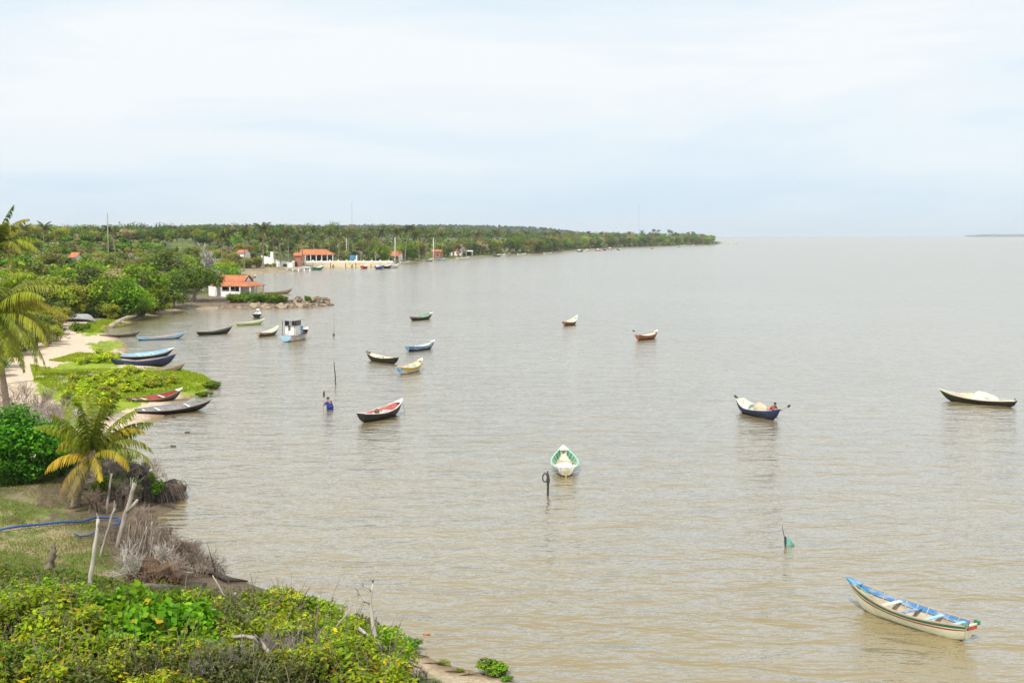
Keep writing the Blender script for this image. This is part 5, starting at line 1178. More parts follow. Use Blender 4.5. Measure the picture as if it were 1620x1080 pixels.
def near_palm(label, base, crown, specs, seed, r=.16, nl=46, wid=.62, lw=.055):
    rs = np.random.RandomState(seed); root = empty('coconut_palm', base, 0, 1, label=label, cat='palm tree'); k = crown-base
    mb = MB(); pts = []; rad = []
    for i in range(15):
        s = i/14; pts.append((k.x*s**1.5, k.y*s**1.5, -.3+(k.z+.3)*s)); rad.append(r*(1.5-.6*s**.4)*(1+.07*(i % 2)))
    mb.tube(pts, rad, 9); mb.build('trunk', PTRUNK, root, True)
    hb_ = MB()
    for i in range(9): a_ = i*.7; hb_.blob((math.cos(a_)*r*.9, math.sin(a_)*r*.9, -.12+.1*(i % 3)), (.12, .12, .22), i, .2, 1.5, 7, 5)
    o = hb_.build('crown_base', mat('palm_fibre', (.22, .15, .08), .95, .35, 14), root, True); o.location = k
    for az, el, Lf, dr, tint, tip in specs:
        V, C = frond(math.radians(az), math.radians(el), Lf, dr, nl, wid*rs.uniform(.8, 1.2), rs, tint, tip, rs.uniform(.6, 1.15), lw)
        o = link('frond', quads('frond', V, C, PALMLEAF), root); o.location = k
    return root
g1_, g2_, g3_ = (.13, .20, .02), (.21, .26, .02), (.08, .13, .018); ye, yo = (.42, .33, .025), (.50, .36, .03); br_ = (.26, .17, .08)
base = G(118, 800); D = base.y; crown = pxw(138, 722, D)
rs = np.random.RandomState(9); specs = []
for i in range(12):
    az = (i*137.5+rs.uniform(-25, 25)) % 360; el = [82, 75, 68, 60, 52, 74, 66, 56, 46, 62, 70, 40, 50, 58, 78][i]; specs.append((az, el, rs.uniform(2.7, 3.4), rs.uniform(.35, .95)+max(0, 60-el)*.015, [g1_, g2_, g3_][i % 3], [g2_, g2_, g1_][i % 3]))
specs += [(200, 15, 2.2, 1.5, ye, yo), (225, -25, 2.2, .9, yo, br_), (-15, 30, 2.3, 2.3, (.22, .22, .02), yo), (-62, 5, 2.0, 1.5, (.2, .2, .03), yo), (160, 48, 2.4, 2.2, g2_, ye), (10, 42, 3.0, 1.9, g2_, (.2, .2, .03)), (-5, 25, 3.1, 1.5, g1_, (.2, .19, .04)), (250, -30, 2.3, .8, (.22, .2, .03), br_), (30, 58, 2.8, 1.8, g2_, ye), (188, 62, 2.9, 1.5, g2_, g2_)]
near_palm('young coconut palm with yellowing lower fronds on the near bank', base, crown, specs, 3)
# tall palms at the left edge
def ring(n, Lf, seed, low=-.6, yel=.0):
    rs = np.random.RandomState(seed); out = []
    for i in range(n):
        el = rs.uniform(-25, 78); t_ = [g1_, g2_, g3_, (.16, .16, .025)][rs.randint(4)]; out.append((i*137.5 % 360, el, Lf*rs.uniform(.85, 1.12), rs.uniform(1.1, 2.0), t_, (.24, .24, .03) if rs.rand() < yel+.2 else g2_))
    return out
base = G(14, 672); D = base.y
near_palm('tall coconut palm at the left edge with long fronds hanging over the path', base, pxw(-16, 497, D), ring(30, 4.7, 21)+[(-60, -35, 4.5, .9, g1_, g2_), (-100, -30, 4.5, .9, g3_, g2_), (-30, -25, 4.6, 1.1, g2_, g2_), (-130, -40, 4.2, .7, g3_, g1_)]+[(5, 55, 4.7, 1.6, g2_, (.26, .27, .03)), (-8, 38, 4.9, 1.7, g2_, (.3, .27, .03)), (-15, 12, 4.9, 1.7, g2_, (.3, .3, .03)), (-40, 5, 4.6, 1.4, g1_, (.26, .27, .03)), (-75, 0, 4.4, 1.3, g2_, (.26, .27, .03)), (12, 25, 4.9, 1.3, g2_, (.26, .27, .03))], 5, .17, 54, .8, .07)
base = G(-6, 610); D = base.y
near_palm('second tall coconut palm at the left edge rising above the skyline', base, pxw(-4, 388, D), ring(20, 3.4, 25, yel=.15)+[(0, 75, 3.3, .5, g3_, g3_), (180, 80, 3.2, .4, g3_, g3_), (5, 30, 3.6, 1.9, g2_, (.26, .27, .03))], 6, .17, 36, .7, .10)
# rounded bright tree at the left
shrub_proto('leafy', [(.045, .15, .008), (.07, .20, .010), (.11, .26, .012), (.025, .085, .008)], [4, 4, 2, 2], 2.2, 3.3, 8500, .20, .11, 34, 140, .35)
g_ = G(44, 766); shrub('leafy', g_.x-.3, g_.y+.8, 1.12, 'dense bright green rounded tree at the left edge by the palm', 'leafy_tree', None, cat='tree')
g_ = G(-55, 770); shrub('leafy', g_.x, g_.y+1.4, 1.05, 'dense green tree cut by the left edge of the picture', 'leafy_tree', None, cat='tree')
BR = [dead_mesh(400+k, 2.6, 4, .03, .5, (2, 4), 6, mat('pink_twig', (.36, .29, .24), .95, .4, 6, (.17, .13, .10), .4, .2), 3) for k in range(3)]
for i, (px, py, s_) in enumerate([(30, 700, 1.2), (55, 690, 1.15), (80, 690, 1.0), (95, 672, .8), (60, 665, 1.0), (20, 660, 1.1), (105, 655, .7), (40, 640, .9), (75, 645, .8), (-5, 650, 1.2), (115, 700, .8), (90, 720, .8)]):
    g_ = G(px, py); r_ = empty('dead_bush', g_, i*1.3, s_, label='pinkish grey leafless bush between the path and the left palms', cat='dead bush', group='leafless bushes left of the path'); link('branches', BR[i % 3], r_)
for i, (px, py, s_) in enumerate([(88, 538, 1.0), (78, 548, .8), (70, 520, 1.1), (92, 520, .7)]):
    g_ = G(px, py); r_ = empty('dead_bush', g_, i*1.7, s_, label='dark bare twig bush at the edge of the sandy path', cat='dead bush', group='bare twig bushes at the path edge'); link('branches', dead_mesh(430, 2.2, 4, .05, .6, (3, 4), 4, DARKWOOD, 3) if i == 0 else COL.objects['branches_'].data if False else BR[i % 3], r_)
# ------------------------------------------------------------------ eroded mound with roots beside the palm
MUD = mat('root_mud', (.038, .029, .023), .95, .5, 5, (.10, .075, .055), .35, .9)
a = P(224, 800); root = empty('root_mound', (a.x, a.y+1.2, 0), 0, 1, label='dark eroded bank mound hung with dead roots right of the young palm', cat='bank mound')
mb = MB(); mb.blob((.1, .2, .15), (1.15, 1.3, .75), 5, .35, 1.6, 30, 18); mb.blob((-1.6, .6, .45), (1.7, 1.3, 1.0), 9, .35, 1.6, 26, 16); mb.build('earth', MUD, root)
rs = np.random.RandomState(61); mb = MB()
for i in range(330):
    th = rs.uniform(-2.9, .5); st_ = Vector((.1+1.05*math.cos(th)*rs.uniform(.5, 1), .2+1.3*math.sin(th)*rs.uniform(.5, 1), rs.uniform(.35, .85))); d_ = Vector((math.cos(th), math.sin(th), rs.uniform(-.3, .5)))
    e = st_+d_*rs.uniform(.1, .5); f_ = e+Vector((d_.x*.25, d_.y*.25, -rs.uniform(.3, .8))); mb.tube([st_, e, f_], [.018, .014, .006], 3, False)
mb.build('roots', mat('root_wood', (.17, .13, .10), .95, .35, 12), root)
rs = np.random.RandomState(62); mb = MB()
for i in range(26):
    p_ = (rs.uniform(-2.9, 1.0), rs.uniform(-1.0, .8), rs.uniform(.3, .9)); twigs(mb, p_, (rs.normal()*.7, -.3+rs.normal()*.5, .8), rs.uniform(.35, .7), .022, 3, rs, .75, (2, 4), .0, 3)
mb.build('dead_branches', TWIG, root)
def vine(px, py, s_, k, label): 
    a_ = P(px, py, .7); shrub('bank', a_.x, a_.y, s_, label, 'bush', None, z=.55)
vine(205, 772, .55, 0, 'small green bush growing on the root mound nearest the palm'); vine(246, 775, .45, 1, 'small green bush at the right of the root mound'); vine(228, 762, .5, 2, 'green vine bush on the crest of the root mound'); vine(165, 778, .6, 3, 'green bush between the palm trunk and the root mound')
# ------------------------------------------------------------------ stakes, stumps and hose of the near bank
def stake(label, px, py, tx, ty, r, m, name='wooden_stake', dD=0, knob=0, split=0, seed=1):
    b_ = G(px, py); D = b_.y; t_p = pxw(tx, ty, D+dD); k = t_p-b_; rs = np.random.RandomState(seed); ro = empty(name, b_, 0, 1, label=label, cat='stake'); mb = MB(); pts = []; rad = []
    for i in range(9):
        s = i/8; pts.append(k*s+Vector((rs.normal(), rs.normal(), 0))*r*.25-Vector((0, 0, .25 if i == 0 else 0))); rad.append(r*(1.15-.35*s)*rs.uniform(.88, 1.12))
    mb.tube(pts, rad, 8)
    for i in range(split): mb.tube([k*.9+Vector((rs.normal()*r*.5, rs.normal()*r*.3, 0)), k*1.0+Vector((rs.normal()*r*.7, 0, rs.uniform(.05, .3)))], [r*.35, .006], 4)
    mb.build('stem', m, ro, True); return ro, k
stake('pale weathered post with whitish middle standing at the shrub edge', 140, 945, 146, 826, .058, PALEWOOD, seed=4, split=2)
stake('grey forked stake leaning right behind the pale post', 158, 880, 172, 808, .052, GREYWOOD, seed=5, split=3)
ro, k = stake('tall leaning broken trunk with splintered top', 184, 866, 205, 768, .10, GREYWOOD, 'broken_trunk', seed=6, split=5)
mb = MB(); mb.tube([k*.55, k*.62+Vector((.22, 0, .1)), k*.66+Vector((.36, 0, .22))], [.09, .07, .05], 6); mb.build('branch', GREYWOOD, ro, True)
stake('thin upright grey stake between the palm and the hose', 168, 812, 168, 752, .055, GREYWOOD, seed=7, split=1)
stake('short dark stump on the dry grass', 75, 908, 74, 876, .13, BARK, 'tree_stump', seed=8, split=4)
rs = np.random.RandomState(70); i = 0
FEN = []
STK = mat('dark_stick', (.13, .095, .07), .95, .4, 9, (.25, .2, .16), .3, .3)
for q in range(30):
    px = 196+q*2.4+rs.uniform(-2, 2); pyb = np.interp(px, [195, 235, 270], [880, 888, 896])+rs.uniform(-8, 8); hgt = np.interp(px, [195, 235, 270], [60, 44, 26])*rs.uniform(.5, 1.2)
    stake('rough upright stake in the driftwood palisade on the near bank', px, pyb, px+rs.normal()*7, pyb-hgt, rs.uniform(.015, .042), [GREYWOOD, BARK, STK, STK][rs.randint(4)], 'palisade_stake', rs.normal()*.2, seed=80+q, split=rs.randint(3))[0]['group'] = 'palisade stakes on the near bank'
TW3 = [dead_mesh(540+k, 1.0, 3, .013, .6, (3, 4), 6, [TWIG, STK, STK, mat('brown_twig', (.2, .14, .1), .95, .3, 10)][k], 3) for k in range(4)]
# white dead bush, hay pile, logs
def brush(label, px, py, h, seed, m, stems=7, depth=3, r=.026, spread=.55, name='dead_bush', grp=None):
    g_ = G(px, py); ro = empty(name, g_, 0, 1, label=label, cat='dead bush', group=grp); link('branches', dead_mesh(seed, h, depth, r, spread, (3, 4), stems, m, 4), ro); return ro
brush('whitish leafless bush standing on the near bank by the brown straw heap', 212, 925, 1.9, 501, PALEWOOD, 8)
brush('grey leafless bush at the right of the brown straw heap', 275, 918, 1.3, 502, TWIG, 7)
brush('pale leafless bush in front of the palisade', 250, 905, 1.5, 503, PALEWOOD, 6)
brush('brown dry bush beside the young palm trunk', 150, 810, 1.6, 504, mat('brown_twig', (.2, .14, .1), .95, .3, 10), 8)
brush('grey tangle of dry branches behind the leaning trunk', 190, 800, 1.7, 505, TWIG, 8)
brush('grey dry branches right of the leaning trunk', 225, 830, 1.2, 506, TWIG, 6)
brush('grey dry twigs at the water edge by the driftwood', 320, 912, .9, 507, TWIG, 5)
g_ = G(240, 925); rs = np.random.RandomState(64); mb = MB(); mb.blob((0, 0, .1), (.85, .7, .6), 7, .35, 2, 20, 12)
ro = empty('straw_heap', g_, 0, 1, label='rusty brown heap of dry straw and roots on the near bank', cat='heap'); mb.build('core', mat('straw_core', (.10, .06, .035), .95, .4, 8), ro)
mb = MB()
for i in range(420):
    d_ = Vector(nrm(rs.normal(size=3))); d_.z = abs(d_.z); s_ = Vector((d_.x*.85, d_.y*.7, .1+d_.z*.6)); t_v = Vector(rs.normal(size=3)).normalized()*.28+d_*.12; mb.tube([s_-t_v*.5, s_+d_*.05, s_+t_v*.6], [.009, .009, .004], 3, False)
mb.build('straw', mat('straw', (.26, .16, .085), .95, .4, 12, (.14, .09, .05), .3, .2), ro)
g1, g2 = G(196, 948), G(280, 944)
logthing('rough grey log lying behind the near shrubs', [g1+Vector((0, 0, .15)), g1.lerp(g2, .4)+Vector((0, .1, .2)), g2+Vector((0, 0, .2))], [.14, .18, .16], BARK)
g_ = G(312, 942); logthing('dark cut log end standing among the near shrubs', [g_+Vector((0, 0, 0)), g_+Vector((.05, .1, .42))], [.28, .26], DARKWOOD, 'log_end', 10)
g1, g2, g3 = G(325, 905), P(360, 916, .25), P(392, 919, .1)
logthing('dark driftwood branch reaching from the bank into the water', [g1+Vector((0, 0, .1)), g2, g3], [.11, .1, .03], DARKWOOD, side=[((g2, g2+Vector((.15, -.3, -.2)), g2+Vector((.1, -.5, -.35))), [.05, .04, .02]), ((g1.lerp(g2, .5), g1.lerp(g2, .5)+Vector((-.15, 0, .6)), g1.lerp(g2, .5)+Vector((-.3, 0, 1.2))), [.025, .018, .006])])
brush('thin bare twig shrub rising beside the driftwood branch', 350, 905, 1.1, 508, DARKWOOD, 3, 3, .014, .4)
# hose
hp_ = [(-12, 843), (30, 838), (65, 833), (100, 831), (128, 829), (150, 824), (172, 822), (186, 824), (190, 832), (178, 836)]
pts = [G(*q)+Vector((0, 0, .10+.05*(i % 2))) for i, q in enumerate(hp_)]
mb = MB(); mb.tube([p-pts[0] for p in pts], .045, 8); o = mb.build('hose', mat('blue_hose', (.012, .07, .26), .5, .2, 4), None, True, label='blue hose lying across the dry grass to the stakes', cat='hose'); o.location = pts[0]
hp_ = [(118, 848), (128, 852), (140, 851), (150, 846), (158, 838)]; pts = [G(*q)+Vector((0, 0, .10)) for q in hp_]
mb = MB(); mb.tube([p-pts[0] for p in pts], .03, 8); o = mb.build('hose', mat('blue_hose', (.012, .07, .26)), None, True, label='short loose end of blue hose at the foot of the stakes', cat='hose'); o.location = pts[0]
# ------------------------------------------------------------------ foreground thicket
YG = [(.20, .31, .012), (.29, .36, .016), (.13, .23, .012), (.46, .40, .02), (.36, .17, .02)]
for k in range(3):
    shrub_proto('green', [(.135, .25, .008), (.19, .31, .010), (.26, .36, .014), (.08, .16, .008)], [4, 4, 2, 2], .72, 1.0, 1500, .105, .06, 16, 200+k)
    shrub_proto('yellow', YG, [4, 3, 4, 1.3, .5], .68, .9, 1250, .12, .05, 15, 210+k, .7)
    shrub_proto('dull', [(.07, .10, .025), (.10, .125, .035), (.05, .075, .02), (.17, .17, .08)], [4, 3, 3, 1], .66, .85, 1500, .07, .04, 15, 220+k)
# sea grape: big round leaves
def grape_leaf(n, cen, rad, rs):
    V, C = foliage(cen, rad, n, .155, .15, [(.085, .23, .008), (.12, .28, .012), (.055, .15, .008), (.18, .32, .02)], [4, 4, 2.5, 1.5], rs, .5, .6, .8); return V, C
for k in range(2):
    rs = np.random.RandomState(240+k); c, r = clumps(.95, .8, .40, .62, 18, .36, rs, -.9); V, C = grape_leaf(1250, c, r, rs); V[..., 2] = np.maximum(V[..., 2], .02)
    k_ = rs.rand(len(C)) < .02; C[k_] = (.45, .30, .03)
    mb = MB()
    for i in range(8):
        a_ = i*.8; e = Vector((math.cos(a_)*.6, math.sin(a_)*.5, .8)); mb.tube([(0, 0, -.2), e*.5+Vector((0, 0, .1)), e], [.03, .02, .008], 4)
    SHR.setdefault('grape', []).append((quads('foliage', V, C, FGLEAF), mb.mesh('stems', BARK)))
for px, py, s_, lb in [(205, 1010, 1.0, 'broad round-leaved bright green bush, the left half of the large clump in front'), (262, 1030, 1.05, 'broad round-leaved bright green bush, the right half of the large clump in front'), (232, 1046, .9, 'broad round-leaved bush at the foot of the large clump in front'), (352, 1055, .6, 'small round-leaved bush right of the bent grey branch'), (180, 1040, .75, 'round-leaved bush at the left flank of the large clump in front'), (300, 1045, .7, 'round-leaved bush right beside the large clump in front')]:
    g_ = G(px, py); shrub('grape', g_.x, g_.y, s_*1.12, lb, 'sea_grape_bush'); taken.append((g_.x, g_.y, .62*s_)); taken.append((g_.x, g_.y-.8, .3*s_))
top = [(-40, 945), (0, 945), (60, 940), (130, 958), (200, 968), (260, 962), (320, 958), (380, 957), (430, 950), (470, 955), (510, 975), (560, 990), (600, 1012), (640, 1045), (668, 1085)]
LBF = {'green': 'fresh green bush of the foreground thicket', 'yellow': 'yellow green bush of the foreground thicket', 'dull': 'dull fine-leaved bush of the foreground thicket'}
rs = np.random.RandomState(77); n_ = 0
for q in range(900):
    px = rs.uniform(-60, 628); y0 = np.interp(px, [p[0] for p in top], [p[1] for p in top]); py = y0+14+rs.rand()**1.1*(1190-y0)
    g_ = G(px, py)
    if g_.y < 25 or float(sdist(np.array([g_.x]), np.array([g_.y]))[0]) < .5: continue
    if not free(g_.x, g_.y, .36): continue
    taken.append((g_.x, g_.y, .30))
    t_ = fbm(np.array([g_.x/2.2]), np.array([g_.y/2.2]), 93)[0]
    wts = [4, 1, 1.5] if t_ < .42 else [1.5, 4, 1.2] if t_ < .54 else [1, 1.5, 4]
    if py > 1040 and px < 330: wts = [1, 5, .7]
    if py > 1050 and 330 < px < 520: wts = [.7, .8, 5]
    kd = rnd.choices(['green', 'yellow', 'dull'], wts)[0]
    sc_ = rs.uniform(.85, 1.45)
    if py < y0+35: sc_ *= .8
    shrub(kd, g_.x, g_.y, sc_, LBF[kd], {'green': 'green_bush', 'yellow': 'yellow_green_bush', 'dull': 'dull_bush'}[kd], LBF[kd].replace('bush', 'bushes')); n_ += 1
    if n_ > 230: break
# taller bushes at the water side of the thicket
for px, py, s_, kd, lb in [(458, 985, 1.45, 'yellow', 'tallest bush of the thicket edge, with orange tips against the water'), (500, 1000, 1.3, 'green', 'dense green bush on the thicket edge right of the orange tipped one'), (545, 1020, 1.2, 'green', 'green bush on the thicket edge left of the dead white tree'), (622, 1072, .7, 'green', 'last green bush of the thicket above the little beach')]:
    g_ = G(px, py); shrub(kd, g_.x, g_.y, s_, lb, 'thicket_bush')
# leaf litter and creeping cover under the thicket
def cover(label, polypx, n, ln, wd, pal, w, seed, hmax, name):
    rs = np.random.RandomState(seed); W_ = np.array([tuple(P(*p)[:2]) for p in polypx]); X = rs.uniform(W_[:, 0].min(), W_[:, 0].max(), n*3); Y = rs.uniform(W_[:, 1].min(), W_[:, 1].max(), n*3)
    k = inpoly(X, Y, [tuple(q) for q in W_]); X, Y = X[k], Y[k]; d = sdist(X, Y); k = (d > .9); X, Y = X[k][:n], Y[k][:n]; n = len(X)
    h_ = hmax*(.35+fbm(X*.9, Y*.9, seed))*rs.rand(n)**.7; p = np.stack([X, Y, tz(X, Y)+.02+h_], -1); nor = nrm(np.array([0, -.15, .8])+rs.normal(size=(n, 3))*.5)
    V = leafquads(p, nor, ln, wd, rs); C = pick(pal, w, n, rs, .25)
    link(name, quads(name, V, C, FGLEAF), kind='stuff', label=label, cat='ground cover')
cover('low mixed leafy creeper covering the ground of the near thicket', [(-80, 955), (130, 968), (300, 968), (430, 955), (520, 980), (590, 1015), (622, 1045), (650, 1130), (560, 1400), (-250, 1400)], 42000, .11, .065, [(.08, .14, .015), (.12, .18, .018), (.05, .09, .012), (.22, .22, .03), (.17, .12, .06)], [4, 3, 3, 1, 1.5], 31, .45, 'creeper')
# small flowers
FLW = mat('pale_flower', (.62, .48, .68), .8, .2, 20); rs = np.random.RandomState(5); mb = MB(); mb.blob((0, 0, 0), (.045, .045, .03), 1, .3, 2, 7, 5); fm_ = mb.mesh('flower', FLW)
for i, (px, py) in enumerate([(8, 953), (45, 951), (95, 958), (300, 958), (363, 948), (486, 972), (552, 1010), (595, 1048), (607, 1017), (30, 1015), (150, 990)]):
    g_ = G(px, py+14); o = link('flower', fm_, None, label='tiny pale lilac flower dotted on the foreground thicket', cat='flower', group='lilac flowers on the thicket'); o.location = pxw(px, py, g_.y-.15)
# grey twig tangles and bent branches in the thicket
TW2 = [dead_mesh(520+k, 1.0, 3, .012, .8, (3, 5), 6, mat('grey_twig', (.30, .265, .225), .95, .35, 12, (.15, .12, .09), .4, .2), 3) for k in range(3)]
for i, (px, py, s_) in enumerate([(85, 1030, 1.0), (112, 1040, .9), (138, 1042, .9), (150, 1034, .8), (65, 1040, .9), (395, 1080, 1.1), (430, 1075, 1.1), (460, 1080, 1.2), (490, 1078, 1.0), (420, 1060, .9), (350, 1090, 1.0), (520, 1085, 1.0), (545, 1075, .8), (375, 1060, .8), (325, 1100, 1.1)]):
    g_ = G(px, py); r_ = empty('twig_tangle', g_+Vector((0, 0, .32)), i*1.1, s_, label='grey tangle of dry twigs in the foreground thicket', cat='dry twigs', group='grey twig tangles in the foreground thicket'); link('branches', TW2[i % 3], r_)
def branchthing(label, pxpts, D, rads, m, subs=(), name='dead_branch', n=7, dd=None):
    pts = [pxw(x_, y_, D+(dd[i] if dd else 0)) for i, (x_, y_) in enumerate(pxpts)]; o = pts[0]; r = empty(name, o, 0, 1, label=label, cat='dead branch')
    mb = MB(); mb.tube([p-o for p in pts], rads, n); mb.build('stem', m, r, True)
    for sp_, rr in subs:
        q = [pxw(x_, y_, D+.25*math.sin(j*1.7+len(sp_))*(j > 0)) for j, (x_, y_) in enumerate(sp_)]; mb = MB(); mb.tube([p-o for p in q], rr, 5); mb.build('branch', m, r, True)
    return r
D = G(607, 1075).y-1.8
def rr_(n, a, b_): return list(np.linspace(a, b_, n))
branchthing('dead white tree with crooked bare branches at the thicket edge', [(612, 1084), (604, 1062), (596, 1042), (588, 1020), (585, 1000), (583, 980), (581, 962), (583, 945), (586, 930)], D, rr_(9, .085, .02), PALEWOOD,
  [([(600, 1050), (588, 1034), (574, 1016), (562, 1005)], rr_(4, .06, .04)), ([(581, 966), (573, 960), (563, 950), (562, 944)], rr_(4, .022, .012)), ([(576, 963), (564, 960), (560, 950), (561, 938)], rr_(4, .016, .008)), ([(583, 945), (577, 938), (570, 936), (556, 917)], rr_(4, .018, .007)), ([(586, 930), (582, 922), (575, 918), (568, 916)], rr_(4, .016, .007)), ([(586, 930), (588, 920), (591, 914)], rr_(3, .014, .005)), ([(562, 944), (555, 937), (545, 935), (535, 938)], rr_(4, .012, .005)), ([(562, 950), (550, 955), (540, 948)], rr_(3, .012, .005)), ([(570, 936), (566, 926), (560, 924)], rr_(3, .01, .004)), ([(548, 955), (552, 968), (540, 985), (526, 1002)], rr_(4, .012, .022))], 'dead_tree')
D = G(430, 1075).y
branchthing('bent thick grey branch arching over the foreground thicket', [(358, 1020), (375, 1018), (392, 1021), (404, 1030), (415, 1045), (430, 1056), (445, 1070), (450, 1084)], D-.4, rr_(8, .035, .07), GREYWOOD, [([(400, 1024), (396, 1018), (392, 1014)], rr_(3, .03, .01))])
D = G(160, 1025).y
branchthing('bleached broken branch lying over the twig tangle', [(120, 1010), (135, 1016), (150, 1026), (162, 1038), (172, 1046)], D-.6, rr_(5, .02, .035), PALEWOOD, [([(135, 1016), (142, 1032), (150, 1040)], rr_(3, .02, .01)), ([(150, 1026), (160, 1024), (170, 1030)], rr_(3, .02, .01)), ([(162, 1038), (150, 1042), (140, 1040)], rr_(3, .018, .008))])
D = G(345, 985).y
branchthing('thin pale stick leaning among the shrubs near the log end', [(327, 918), (335, 932), (342, 946), (348, 955)], D, rr_(4, .012, .024), PALEWOOD)
branchthing('pale stick hidden low in the round-leaved clump', [(188, 1040), (200, 1046), (208, 1054)], G(200, 1060).y-.7, rr_(3, .03, .02), PALEWOOD)
# ------------------------------------------------------------------ little beach at the bottom
for px, py, s_, kd, lb, sz in [(780, 1066, .52, 'bank', 'green floating plant clump at the edge of the little beach', .55), (703, 1052, .30, 'yellow', 'reddish yellow plant tuft on the little beach', .6), (727, 1066, .22, 'green', 'tiny green plant on the little beach', .5), (645, 1030, .40, 'grape', 'pair of round leaves growing at the top of the little beach', .8), (802, 1078, .18, 'bank', 'speck of green plant at the bottom edge', .5)]:
    a = P(px, py); z_ = max(gz(a.x, a.y), -.03); shrub(kd, a.x, a.y, s_, lb, 'beach_plant', None, z=z_, cat='plant', sz=sz)
for i, (px, py, L_) in enumerate([(690, 1052, .9), (655, 1056, .5), (668, 1075, .7), (715, 1063, .4), (660, 1038, .4), (740, 1068, .5), (672, 1040, .3)]):
    a = G(px, py); q = rnd.uniform(-.5, .5); mb = MB(); mb.tube([(-L_/2, 0, .02), (0, rnd.uniform(-.08, .08), .04), (L_/2, 0, .02)], [.015, .02, .008], 5); mb.tube([(0, 0, .03), (L_*.2, L_*.15, .12)], [.01, .004], 4)
    o = mb.build('stick', DARKWOOD, None, label='dark twig washed up on the little beach', cat='stick', group='twigs washed up on the little beach'); o.location = (a.x, a.y, max(a.z, 0)); o.rotation_euler = (0, 0, q)
brush('dry twig shrub on the little beach', 668, 1082, .7, 509, DARKWOOD, 4, 3, .012, .5); brush('second dry twig shrub lower on the little beach', 690, 1090, .6, 510, DARKWOOD, 3, 3, .012, .5)
a = P(675, 1002); mb = MB(); mb.blob((0, 0, .01), (.11, .08, .03), 3, .3); o = mb.build('floating_leaf', mat('brown_leaf', (.45, .2, .09), .8), None, label='brown leaf floating off the little beach', cat='leaf'); o.location = a
for px, py in ((274, 706), (296, 684), (275, 660)):
    a = P(px, py); mb = MB(); mb.blob((0, 0, 0), (.16, .12, .07), px, .3); o = mb.build('debris', DARKWOOD, None, label='small dark lump floating near the beached boats', cat='debris', group='dark lumps floating near the beached boats'); o.location = a

for i, (px, py, s_) in enumerate([(150, 730, .9), (175, 740, .8), (195, 745, .7), (130, 715, .8), (170, 715, .7), (205, 730, .6)]):
    g_ = G(px, py); shrub('dull', g_.x, g_.y, s_*1.3, 'low scrubby bush on the ground behind the young palm', 'low_bush', 'low bushes behind the young palm')

for i in range(24):
    px = 128+i*6.3+rnd.uniform(-3, 3); D = np.interp(px, [120, 165, 206, 232, 276], [174, 174, 175.5, 185, 194])+rnd.uniform(.5, 4); x = atD(px, D)
    if sdist(np.array([x]), np.array([D]))[0] < .5: continue
    kd = rnd.choice(['dark', 'bright', 'dark', 'yellow'])
    tree(kd, x, D, rnd.uniform(1.9, 3.2), 1.25, {'dark': 'dark low bush filling the foot of the cove mangroves', 'bright': 'bright low bush filling the foot of the cove mangroves', 'yellow': 'yellowish low bush filling the foot of the cove mangroves'}[kd], 'bushes at the foot of the cove mangroves', 'shrub', 'mangrove_bush', 1)

for i, (px, py, s_, kd) in enumerate([(188, 770, .7, 'dull'), (215, 790, .5, 'dull'), (200, 755, .8, 'green'), (240, 768, .45, 'green'), (178, 786, .6, 'dull'), (225, 750, .6, 'dull')]):
    a = P(px, py, .8); shrub(kd, a.x, a.y, s_, ['dull scrubby bush rooted on top of the root mound', 'small fresh green bush rooted on top of the root mound'][kd == 'green'], 'mound_bush', 'bushes on the root mound', z=.95)
for q in range(26):
    px = rs.uniform(165, 300); pyb = np.interp(px, [165, 235, 300], [868, 900, 915])+rs.uniform(-30, 18)
    g_ = G(px, pyb); r_ = empty('twig_tangle', g_, q*1.1, rs.uniform(.55, 1.1), label='brownish dry twig tangle on the eroded near bank', cat='dry twigs', group='twig tangles on the eroded near bank'); link('branches', TW3[q % 4], r_)

for i, (px, py) in enumerate([(80, 545), (68, 541), (88, 530), (58, 549), (95, 516), (75, 523), (84, 507), (100, 500), (50, 535), (40, 552), (28, 541), (66, 512), (16, 556), (52, 520), (5, 545), (36, 525)]):
    g_ = G(px, py); kd = ['yellow', 'dark', 'olive', 'yellow', 'dark'][i % 5]
    tree(kd, g_.x, g_.y, rnd.uniform(2.3, 3.6), 1.25, {'yellow': 'yellowish green bush bordering the sandy path under the palm', 'dark': 'dark green bush bordering the sandy path under the palm', 'olive': 'olive bush bordering the sandy path under the palm'}[kd], 'bushes bordering the sandy path', 'shrub', 'path_bush', 1)
brush('tall grey leafless bush on the crest of the root mound', 238, 772, 2.0, 511, TWIG, 7)
brush('brown bare bush on the root mound behind the splintered trunk', 205, 770, 1.5, 512, STK, 7)

for i, (px, py, s_) in enumerate([(8, 768, .5), (40, 764, .45), (72, 760, .42), (98, 752, .4)]):
    g_ = G(px, py); shrub('leafy', g_.x, g_.y, s_, 'low leafy bush at the foot of the bright rounded tree', 'leafy_bush', 'low bushes at the foot of the rounded tree')

